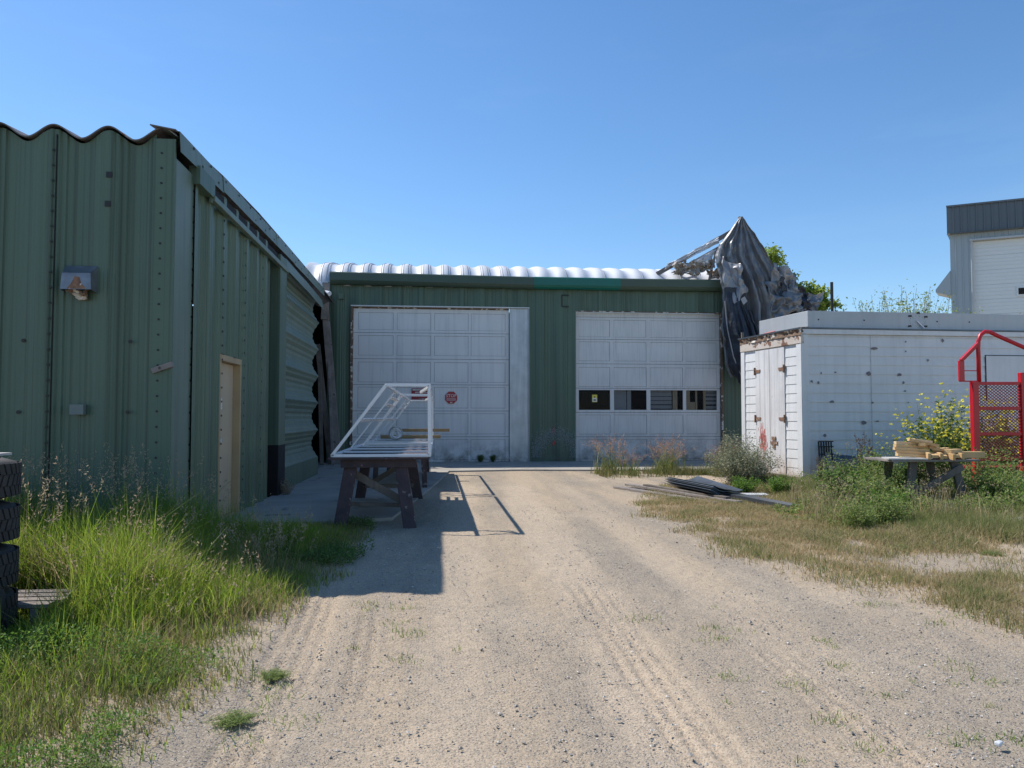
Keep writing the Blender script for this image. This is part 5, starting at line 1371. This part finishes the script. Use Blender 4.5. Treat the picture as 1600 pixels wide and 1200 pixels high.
def right_grass():
    rng = np.random.default_rng(33)
    n = 700000
    x = rng.uniform(2.4, 10.5, n); y = rng.uniform(4.0, 14.2, n)
    d = x - right_edge(y) - (fbm(x, y, 1.2, 3, 60) - .5) * .9
    cl = fbm(x, y, 1.1, 4, 61); cl2 = fbm(x, y, 3.0, 3, 63)
    p = np.clip(d / .7, 0, 1) * np.clip((cl - .30) * 6, .38, 1) * np.clip((cl2 - .2) * 3, .3, 1)
    # bare sandy patches
    for cx, cy, rx, ry in ((4.6, 12.4, 1.0, .9), (4.9, 6.6, 1.1, .55), (6.3, 7.1, .9, .5), (3.6, 13.6, .9, .6), (5.6, 5.6, 1.2, .5)):
        p *= np.clip(((x - cx) / rx) ** 2 + ((y - cy) / ry) ** 2 - .35, .07, 1)
    keep = (rng.random(n) < p) & (x < .86 * y + .6) & (d > 0)
    keep &= ~((y > 13.6) & (x > 6.9))
    x, y, d, cl, cl2 = [a[keep] for a in (x, y, d, cl, cl2)]
    weedy = np.clip((x - 4.3 - .12 * (y - 8)) / 1.2, 0, 1) * np.clip((y - 7.2) / 1.0, 0, 1)
    H = (.035 + .05 * cl2 + .20 * weedy * cl) * rng.uniform(.6, 1.5, len(x))
    W = rng.uniform(.003, .007, len(x)) * (1 + y * .05)
    z = gz(x, y) - .005
    g = rng.random(len(x)) < np.clip(.10 + .75 * weedy + (cl2 - .5) * 1.6, .04, .92)
    for nm, msk, mt, lab in (('green_ground_cover', g, 'dry_green', 'low olive green growth on the right verge'), ('dry_grass', ~g, 'dry', 'short straw coloured dry grass on the right verge')):
        V, F = blades(x[msk], y[msk], z[msk], H[msk], W[msk], 1.1, rng, 2)
        o = np_mesh(nm, V, F, M[mt], None); tag(o, lab, 'grass', kind='stuff')
    # tall thin dry stalks among the weeds
    k = 5200; cxs = rng.uniform(4.6, 10.5, 90); cys = rng.uniform(8.4, 13.5, 90); ii = rng.integers(0, 90, k)
    x = cxs[ii] + rng.normal(0, .16, k); y = cys[ii] + rng.normal(0, .16, k)
    ok = (x > 4.5 + (y - 9) * .35) & ~((y > 13.7) & (x > 6.9)) & ~((x < 6.7) & (y > 11.6)); x = x[ok]; y = y[ok]; k = len(x)
    hs = rng.uniform(.18, .62, k)
    V, F = blades(x, y, gz(x, y), hs, rng.uniform(.004, .008, k), .6, rng, 3)
    o = np_mesh('dry_stalks', V, F, M['dry'], None); tag(o, 'thin pale dry stalks rising through the right hand weeds', 'grass', kind='stuff')
    tp = V.reshape(k, 7, 3)[::3, 6]; C = np.repeat(tp, 6, 0) + rng.normal(0, .018, (len(tp) * 6, 3)); D = rng.normal(0, 1, C.shape)
    V, F = leaf_cards(C, D, rng.normal(0, 1, C.shape), rng.uniform(.015, .035, len(C)), rng.uniform(.006, .011, len(C)))
    o = np_mesh('stalk_seed_heads', V, F, M['seed'], None); tag(o, 'pale seed heads on the dry stalks among the right hand weeds', 'grass', kind='stuff')
    # sparse sprigs on the gravel
    k = 1900
    cx = np.concatenate([rng.normal(-.25, .16, 20), rng.normal(-.82, .10, 12), 1.3 + 2.4 * rng.random(70) ** .6])
    cy = np.concatenate([rng.uniform(4.4, 5.8, 20), rng.uniform(3.3, 4.4, 12), rng.uniform(3.0, 5.4, 70)])
    wt = rng.random(102) ** 3; wt /= wt.sum()
    idx = rng.choice(102, k, p=wt)
    sp = (.3 + 1.5 * wt[idx] / wt.max()) * .035; x = cx[idx] + rng.normal(0, 1, k) * sp * 1.3; y = cy[idx] + rng.normal(0, 1, k) * sp
    V, F = blades(x, y, gz(x, y), rng.uniform(.012, .05, k), rng.uniform(.003, .006, k), 1.4, rng, 2)
    o = np_mesh('gravel_sprigs', V, F, M['weed_grey'], None); tag(o, 'tiny sprigs of weed scattered over the gravel', 'weeds', kind='stuff')
right_grass()

def fine_weeds():
    """tangled broad leaved ground cover, nobody could count it"""
    rng = np.random.default_rng(44)
    def patch(n, fn, hmax, mat, nm, lab, L=(.015, .04)):
        x, y, hh = fn(n)
        z = gz(x, y) + rng.random(len(x)) ** .8 * hh
        k = len(x); D = rng.normal(0, 1, (k, 3)); D[:, 2] = np.abs(D[:, 2]) * .8 + .1
        V, F = leaf_cards(np.stack([x, y, z], -1), D, rng.normal(0, 1, (k, 3)) + np.array([0, 0, 1.5]), rng.uniform(*L, k), rng.uniform(.3, .55, k) * rng.uniform(*L, k) * 1.2)
        o = np_mesh(nm, V, F, M[mat], None); tag(o, lab, 'weeds', kind='stuff')
    def left(n):
        x = rng.uniform(-3.6, -1.0, n); y = rng.uniform(2.4, 4.6, n)
        c = fbm(x, y, 2.3, 3, 80); d = left_edge(y) - x
        k = (c + .25 * (rng.random(n) - .5) > .60 - .10 * np.clip((3.6 - y), 0, 1)) & (d > .2) & (x > -.6 * y - .3)
        return x[k], y[k], (.05 + .30 * (c[k] - .42) * 3) * np.clip(d[k], .3, 1) * .8
    patch(60000, left, .3, 'weed_bright', 'verge_weeds', 'dark green broad leaved weeds low in the left foreground', (.008, .024))
    def right(n):
        x = rng.uniform(4.2, 11.0, n); y = rng.uniform(8.2, 14.0, n)
        c = fbm(x, y, 1.3, 3, 83)
        fr = np.interp(x, [4.2, 5, 6, 7, 8, 11], [9.6, 8.6, 8.5, 8.3, 8.3, 8.3])
        k = (c > .36) & (y > fr) & ~((x > 6.85) & (y > 13.95)) & (x < .86 * y + .6) & (x > 4.3 + (y - 9) * .22) & ~((x < 6.75) & (y > 11.2)) & ~((x < 6.1) & (y > 10))
        dpt = np.clip((y[k] - fr[k]) / 1.5, .15, 1)
        return x[k], y[k], (c[k] - .22) * 1.15 * dpt * np.where((x[k] > 6.2) & (x[k] < 7.3) & (y[k] < 9.9), .75, 1.25)
    patch(150000, right, .5, 'weed_grey', 'yard_weeds', 'dense tangled green weeds around the shed and lumber bench', (.02, .055))
    def shade(n):
        x = rng.uniform(-1.8, -.45, n); y = rng.uniform(7.0, 9.6, n)
        c = fbm(x, y, 1.6, 3, 88); k = (c > .47) & (x < left_edge(y))
        return x[k], y[k], .10 * np.ones(k.sum())
    patch(22000, shade, .1, 'weed', 'shaded_weeds', 'dark low weeds in the building shadow at the foot of the bench', (.015, .04))
fine_weeds()

def weed_bush(name, r, h, nst, nleaf, L, mats, seed, spread=.8, flower=None, leafdrop=.15, stem_r=.004, upright=False):
    """stems rising from one root, leaves along them; meshes are local to the root"""
    rng = np.random.default_rng(seed)
    mb = MB(); C = []; D = []
    FC = []
    for i in range(nst):
        th = rng.uniform(0, 6.28); rr = r * math.sqrt(rng.random()) * spread; hh = h * rng.uniform(.55, 1.05) * (1 - .45 * (rr / r) ** 2)
        x0, y0 = rng.normal(0, r * .12, 2); pts = []
        for k in range(6):
            u = k / 5; pts.append(np.array([x0 + math.cos(th) * rr * u ** .8 + rng.normal(0, .012), y0 + math.sin(th) * rr * u ** .8 + rng.normal(0, .012), hh * u]))
        mb.tube([tuple(p) for p in pts], stem_r, 3, caps=False, r1=stem_r * .4)
        for j in range(nleaf):
            u = leafdrop + (1 - leafdrop) * rng.random() ** (.9 if not upright else .7); k = min(4, int(u * 5)); f = u * 5 - k
            p = pts[k] * (1 - f) + pts[k + 1] * f
            C.append(p + rng.normal(0, r * .06, 3)); dd = rng.normal(0, 1, 3); dd[2] = abs(dd[2]) * .6 + .2; D.append(dd)
        if flower:
            for j in range(flower[0]):
                FC.append(pts[5] + rng.normal(0, flower[1], 3) * np.array([1, 1, 1.1]))
    C = np.array(C); D = np.array(D); k = len(C)
    Ls = rng.uniform(.6, 1.3, k) * L
    V, F = leaf_cards(C, D, rng.normal(0, 1, (k, 3)) + np.array([0, 0, 1.2]), Ls, Ls * rng.uniform(.35, .6, k))
    return mb, (V, F), FC, rng

def place_plant(name, label, cat, loc, rz, sc, parts, group=None):
    t = thing(name, label, cat, loc, rz, group); t.scale = (sc * (1.12 if sc > .3 else 1.7), sc * (1 if sc > .3 else 1.4), (sc * .82 if sc > .45 else sc * .33) if name == 'weed_bush' else sc)
    for nm, me, mt in parts:
        o = bpy.data.objects.new(nm, me); COL.objects.link(o); o.parent = t
        if not me.materials: me.materials.append(mt)
    return t

def make_parts(**kw):
    fcol = kw.pop('fmat', None); fs = kw.pop('fsize', .014); lm = kw.pop('lm'); sm = kw.pop('sm', M['stem'])
    mb, (V, F), FC, rng = weed_bush(**kw)
    out = []
    o = mb.build('stem', sm, None); out.append(('stem', o.data, sm)); bpy.data.objects.remove(o)
    o = np_mesh('leaves', V, F, lm, None); out.append(('leaves', o.data, lm)); bpy.data.objects.remove(o)
    if FC and fcol:
        FC = np.array(FC); n = len(FC); Vs = []; Fs = []; 
        C = np.repeat(FC, 4, 0); D = rng.normal(0, 1, C.shape); D[:, 2] = np.abs(D[:, 2]) * .7
        V, F = leaf_cards(C, D, rng.normal(0, 1, C.shape) + np.array([0, -1, 1]), np.full(len(C), fs), np.full(len(C), fs * .9))
        o = np_mesh('flowers', V, F, fcol, None); out.append(('flowers', o.data, fcol)); bpy.data.objects.remove(o)
    return out

def plants():
    bushA = make_parts(name='a', r=.42, h=.55, nst=60, nleaf=75, L=.030, mats=None, seed=1, lm=M['weed_grey'])
    bushB = make_parts(name='b', r=.40, h=.62, nst=50, nleaf=70, L=.042, mats=None, seed=2, lm=M['weed_bright'])
    bushC = make_parts(name='c', r=.34, h=.8, nst=42, nleaf=60, L=.05, mats=None, seed=3, lm=M['weed'], spread=.6)
    tum = make_parts(name='t', r=.55, h=.95, nst=210, nleaf=85, L=.030, mats=None, seed=4, lm=M['tumble'], spread=1.0, leafdrop=.1, stem_r=.0022, sm=M['tumble'])
    mus = make_parts(name='m', r=.55, h=1.45, nst=60, nleaf=70, L=.055, mats=None, seed=5, lm=M['weed'], flower=(5, .10), fmat=M['mustard'], fsize=.036, spread=.95, leafdrop=.05)
    spr = make_parts(name='s', r=.15, h=.95, nst=5, nleaf=16, L=.026, mats=None, seed=6, lm=M['weed_grey'], flower=(4, .05), fmat=M['seed'], fsize=.018, stem_r=.003)
    dock = make_parts(name='d', r=.16, h=1.15, nst=10, nleaf=130, L=.026, mats=None, seed=7, lm=M['dock'], spread=.7, leafdrop=.12, sm=M['dead_stem'], upright=True)
    dead = make_parts(name='e', r=.30, h=.5, nst=30, nleaf=26, L=.04, mats=None, seed=8, lm=M['seed'], sm=M['dead_stem'])
    rr = np.random.default_rng(9); kk = 170
    bx = rr.normal(0, .10, kk); by = rr.normal(0, .07, kk); bh = rr.uniform(.12, .34, kk); tall_ = rr.random(kk) < .3; bh = np.where(tall_, rr.uniform(.34, .62, kk), bh)
    V, F = blades(bx, by, np.zeros(kk), bh, rr.uniform(.006, .011, kk), .7, rr, 3)
    o1 = np_mesh('blades', V, F, M['dry_green'], None)
    tp = V.reshape(kk, 7, 3)[tall_]; C = []; D = []
    for q in tp:
        ax = q[6] - q[4]; ax /= np.linalg.norm(ax)
        for _ in range(16): C.append(q[6] - ax * rr.random() * .13 + rr.normal(0, .012, 3)); D.append(ax + rr.normal(0, .6, 3))
    C = np.array(C); D = np.array(D)
    V, F = leaf_cards(C, D, rr.normal(0, 1, C.shape), rr.uniform(.018, .04, len(C)), rr.uniform(.005, .010, len(C)))
    o2 = np_mesh('plumes', V, F, M['redtop'], None)
    rt = [('blades', o1.data, M['dry_green']), ('plumes', o2.data, M['redtop'])]
    bpy.data.objects.remove(o1); bpy.data.objects.remove(o2)
    # big individual plants
    place_plant('tumbleweed_bush', 'large round wiry grey green bush in front of the shed doors', 'bush', (5.68, 13.9, 0), .3, 1.10, tum)
    place_plant('mustard_plant', 'tall yellow flowering mustard plant against the shed wall left of the red lift', 'plant', (8.75, 12.6, 0), .5, 1.18, mus, 'yellow flowering plants by the shed')
    place_plant('mustard_plant', 'yellow flowering mustard plant growing behind the mesh of the red lift', 'plant', (9.95, 12.75, 0), 2.0, 1.12, mus, 'yellow flowering plants by the shed')
    place_plant('mustard_plant', 'smaller yellow flowering plant half hidden beside the left post of the red lift', 'plant', (9.2, 13.1, 0), 4.0, .95, mus, 'yellow flowering plants by the shed')
    place_plant('dock_plant', 'tall brown seeded dock standing left of the lumber bench', 'plant', (6.95, 11.9, .0), 0, 1.1, dock)
    place_plant('dock_plant', 'brown dock with dark seeds leaning at the shed corner', 'plant', (7.05, 13.6, 0), 1.0, .62, dock)
    A = [(4.85, 8.55, .82, bushA, 'low round grey green bush at the front left of the weeds, beside the bare sand'),
         (5.35, 8.75, .90, bushA, 'low round bush just right of the front left bush'),
         (5.75, 9.4, .85, bushB, 'green leafy weed between the front bushes and the lumber bench'),
         (5.55, 10.3, 1.05, bushC, 'upright leafy weed behind the front bushes'),
         (6.1, 10.9, 1.2, bushB, 'tall bright weed left of the lumber bench legs'),
         (6.5, 11.6, 1.0, bushC, 'dark leafy weed behind the left leg of the lumber bench'),
         (7.1, 11.2, .95, bushC, 'dark weed growing behind the lumber bench'),
         (7.7, 10.7, .95, bushB, 'bright leafy weed right of the lumber bench'),
         (8.1, 10.2, .95, bushB, 'bright leafy weed at the foot of the red lift post'),
         (7.75, 9.3, .95, bushB, 'grey green weed right of the lumber bench, nearer the camera'),
         (8.6, 10.6, 1.0, bushB, 'bright bushy weed under the mesh of the red lift'),
         (6.9, 9.3, .7, bushA, 'low grey green weed in front of the lumber bench'),
         (7.3, 8.3, .75, bushA, 'low weed beside the crumpled plastic sheet'),
         (4.6, 7.3, .42, bushA, 'small grey green weed alone on the dry grass'),
         (5.35, 7.0, .36, bushA, 'small spreading weed on the sandy patch at right'),
         (5.2, 12.6, .7, bushB, 'leafy weed at the foot of the wiry bush'),
         (5.75, 12.5, .75, bushB, 'bright leafy weed in front of the shed door sill'),
         (6.3, 12.9, .6, bushA, 'pale weed beside the shed corner near the door'),
         (4.75, 13.8, .5, bushA, 'pale small bush left of the wiry bush'),
         (7.6, 12.6, 1.1, bushC, 'green weed against the shed wall between debris and dock'),
         (8.0, 12.1, 1.15, bushC, 'dark leafy weed below the yellow flowers'),
         (6.5, 13.0, .6, dead, 'dead brown weed at the shed corner'),
         (7.35, 10.2, .8, dead, 'dead brown stalks beside the right bench leg'),
         (6.75, 10.35, .95, bushC, 'dark upright weed growing up between the legs of the lumber bench'),
         (7.45, 9.75, .9, bushC, 'upright weed crowding the right front leg of the lumber bench'),
         (6.05, 10.0, .8, bushC, 'upright weed crowding the left front leg of the lumber bench'),
         (8.9, 9.9, 1.0, bushB, 'tall bright weed at the right edge below the red lift'),
         (9.3, 11.0, 1.05, bushC, 'dark upright weed farthest right beneath the red lift'),
         (8.2, 9.2, .75, dead, 'dry brown curled weed near the right edge')]
    for i, (x, y, s, p, lab) in enumerate(A):
        place_plant('weed_bush', lab, 'weed', (x, y, gzf(x, y) - .02), i * 1.7, s, p, 'weeds growing in the yard')
    S = [(7.6, 13.6, .95, 'thin stalk with pale umbels against the shed wall, leftmost of them'), (7.95, 13.5, .85, 'thin pale topped stalk in the middle of the shed wall'), (8.35, 13.6, .9, 'thin pale topped stalk nearest the brown dock')]
    for i, (x, y, s, lab) in enumerate(S): place_plant('tall_stalk', lab, 'plant', (x, y, 0), i * 2.1, s, spr, 'thin stalks along the shed wall')
    L = [(-2.2, 3.6, .42, bushB, 'bright green leafy weed in the left foreground verge'), (-1.45, 4.15, .40, bushB, 'leafy green weed near the edge of the left verge'),
         (-1.75, 3.05, .42, bushB, 'bright leafy weed at the bottom left corner of the yard'), (-2.0, 3.15, .35, bushC, 'darker leafy weed behind the corner weed'),
         (-1.35, 3.2, .28, bushA, 'small grey green weed at the gravel edge, bottom left'), (-.93, 3.72, .22, bushA, 'small sprawling weed on the sand right of the verge'),
         (-.86, 4.25, .20, bushA, 'tiny sprawling weed farther up the sand right of the verge')]
    for i, (x, y, s, p, lab) in enumerate(L): place_plant('weed_bush', lab, 'weed', (x, y, gzf(x, y) - .01), i * 1.3, s, p, 'weeds growing in the left verge')
    Rg = [(3.95, 'leftmost clump of pink topped grass before the right garage door'), (4.55, 'second clump of pink topped grass from the left before the right door'), (5.15, 'third clump of pink topped grass, sparse, before the right door'),
          (5.75, 'dark topped grass clump fourth from the left before the right door'), (6.25, 'grass clump fifth from the left before the right door'), (6.8, 'grass clump nearest the wiry bush before the right door')]
    for i, (x, lab) in enumerate(Rg): place_plant('grass_clump', lab, 'grass clump', (x + (0, -.22, .1, -.3, .18, .1)[i], 17.2 + (.2, -.3, .1, .5, -.1, .3)[i], .0), i * 2.2, (1.55, .95, 1.25, 1.5, 1.05, 1.3)[i], rt, 'pink topped grass along the garage apron')
    for i, (x, y, lab) in enumerate(((1.25, 21.75, 'tiny weed at the foot of the left garage door, left one'), (1.6, 21.72, 'tiny weed at the foot of the left garage door, right one'), (-2.45, 12.95, 'dead weed in the dark corner at the green column'))):
        place_plant('small_weed', lab, 'weed', (x, y, .03), i, .3 if i < 2 else .6, dead if i == 2 else bushC)
    # base grass at the apron edge
    rng = np.random.default_rng(90); n = 9000
    x = rng.uniform(3.6, 8.5, n); y = rng.normal(17.0, .35, n) - .55 * np.clip(x - 5.4, 0, 3) * rng.random(n)
    k = fbm(x, y, 1.6, 3, 91) > .42; x = x[k]; y = y[k]
    V, F = blades(x, y, gz(x, y), rng.uniform(.08, .30, len(x)), rng.uniform(.006, .012, len(x)), .8, rng, 2)
    o = np_mesh('apron_grass', V, F, M['grass_low'], None); tag(o, 'yellow green grass along the edge of the concrete apron', 'grass', kind='stuff')
plants()

def tree(name, label, x, y, h, clumps, seed, nleaf=5200, L=.15, trunk_r=.16, lm='tree_leaf', group=None):
    rng = np.random.default_rng(seed)
    t = thing(name, label, 'tree', (x, y, 0), 0, group)
    mb = MB(); zb = h * .45
    mb.tube([(x, y, 0), (x + .1, y, h * .25), (x - .05, y + .1, zb), (x, y, h * .7)], trunk_r, 8, r1=trunk_r * .4)
    C = []; D = []
    for (dx, dz, r) in clumps:
        c = np.array([x + dx, y + rng.uniform(-.6, .6), dz])
        mb.tube([(x, y, zb * .8), tuple((np.array([x, y, zb]) + c) / 2 + rng.normal(0, .12, 3)), tuple(c)], trunk_r * .4, 5, r1=.015)
        m = int(nleaf * r ** 2 / sum(q[2] ** 2 for q in clumps))
        nt = 16
        tw = rng.normal(0, 1, (nt, 3)); tw /= np.linalg.norm(tw, axis=1)[:, None]; tw[:, 2] = np.abs(tw[:, 2]) * .9 - .15
        for k in range(nt): mb.tube([tuple(c), tuple(c + tw[k] * r * .95)], .014, 3, caps=False, r1=.005)
        ii = rng.integers(0, nt, m); u = rng.random(m) ** .6
        P = c + tw[ii] * (r * u * 1.05)[:, None] + rng.normal(0, r * .12, (m, 3))
        C.append(P); dd = rng.normal(0, 1, (m, 3)); dd[:, 2] -= .5; D.append(dd)
    mb.build('trunk', M['bark'], t)
    C = np.concatenate(C); D = np.concatenate(D); k = len(C); Ls = rng.uniform(.6, 1.2, k) * L
    V, F = leaf_cards(C, D, rng.normal(0, 1, (k, 3)) + np.array([0, 0, 1]), Ls, Ls * .45)
    np_mesh('crown', V, F, M[lm], t)
    return t
def U(px, py, d):
    r = Vector((math.sin(YAW) * 1.0 + math.cos(YAW) * (px - 800) / 1200, math.cos(YAW) - math.sin(YAW) * (px - 800) / 1200, (652 - py) / 1200)) * d
    return r.x, r.y, 1.3 + r.z
x, y, z = U(1207, 405, 30)
tree('leafy_tree', 'leafy tree rising directly behind the tarpaulin peak', x - .3, y, 7.8, [(.3, 7.4, .75), (.55, 6.7, .7), (.2, 6.3, .8), (.9, 5.9, .6), (-.3, 5.6, .8), (.5, 5.2, .8)], 1, 5200, .19)
x, y, z = U(1262, 455, 30)
tree('leafy_tree', 'yellow green bushy tree between the tarpaulin and the dark post', x, y, 6.4, [(-.1, 6.1, .75), (-.7, 5.7, .7), (.45, 5.6, .65), (.9, 5.0, .6), (-.3, 5.0, .8), (1.0, 4.5, .6), (.2, 4.6, .8)], 2, 5600, .19)
def far_scrub():
    parts = make_parts(name='f', r=1.5, h=2.9, nst=120, nleaf=34, L=.085, mats=None, seed=15, lm=M['weed_grey'], spread=1.0, leafdrop=.35, stem_r=.010, sm=M['dead_stem'])
    for i, (px, lab, s) in enumerate(((1375, 'thin leggy shrub seen above the shed roof, leftmost of three', .96), (1420, 'thin leggy shrub above the shed roof, tallest, middle of three', 1.04), (1458, 'thin leggy shrub above the shed roof nearest the warehouse', .96))):
        x, y, z = U(px, 480, 27); place_plant('leggy_shrub', lab, 'shrub', (x, y, 2.75), i * 2.4, s * 1.08, parts, 'leggy shrubs behind the shed')
    x, y, z = U(1590, 480, 27); place_plant('leggy_shrub', 'dry pale shrub in front of the warehouse door at the right edge', 'shrub', (x, y, 2.3), 1, .9, parts, 'leggy shrubs behind the shed')
    # bank of earth they grow on, hidden behind the shed
    rng = np.random.default_rng(3)
    xs = np.linspace(12, 40, 40); ys = np.linspace(22.5, 34, 24); X, Y = np.meshgrid(xs, ys)
    Z = 2.8 * np.clip((X - 12) / 4, 0, 1) * np.clip((Y - 22.5) / 2, 0, 1) * np.clip((34 - Y) / 3, 0, 1) * np.clip((40 - X) / 4, 0, 1) - .02 + (fbm(X, Y, .8, 3, 5) - .5) * .3
    I = np.arange(X.size).reshape(X.shape); F = np.stack([I[:-1, :-1], I[:-1, 1:], I[1:, 1:], I[1:, :-1]], -1).reshape(-1, 4)
    o = np_mesh('terrain', np.stack([X, Y, Z], -1).reshape(-1, 3), F, pm('earth_bank', (.36, .30, .22), (.25, .22, .13), 1, .95), None, smooth=True); tag(o, kind='structure')
far_scrub()
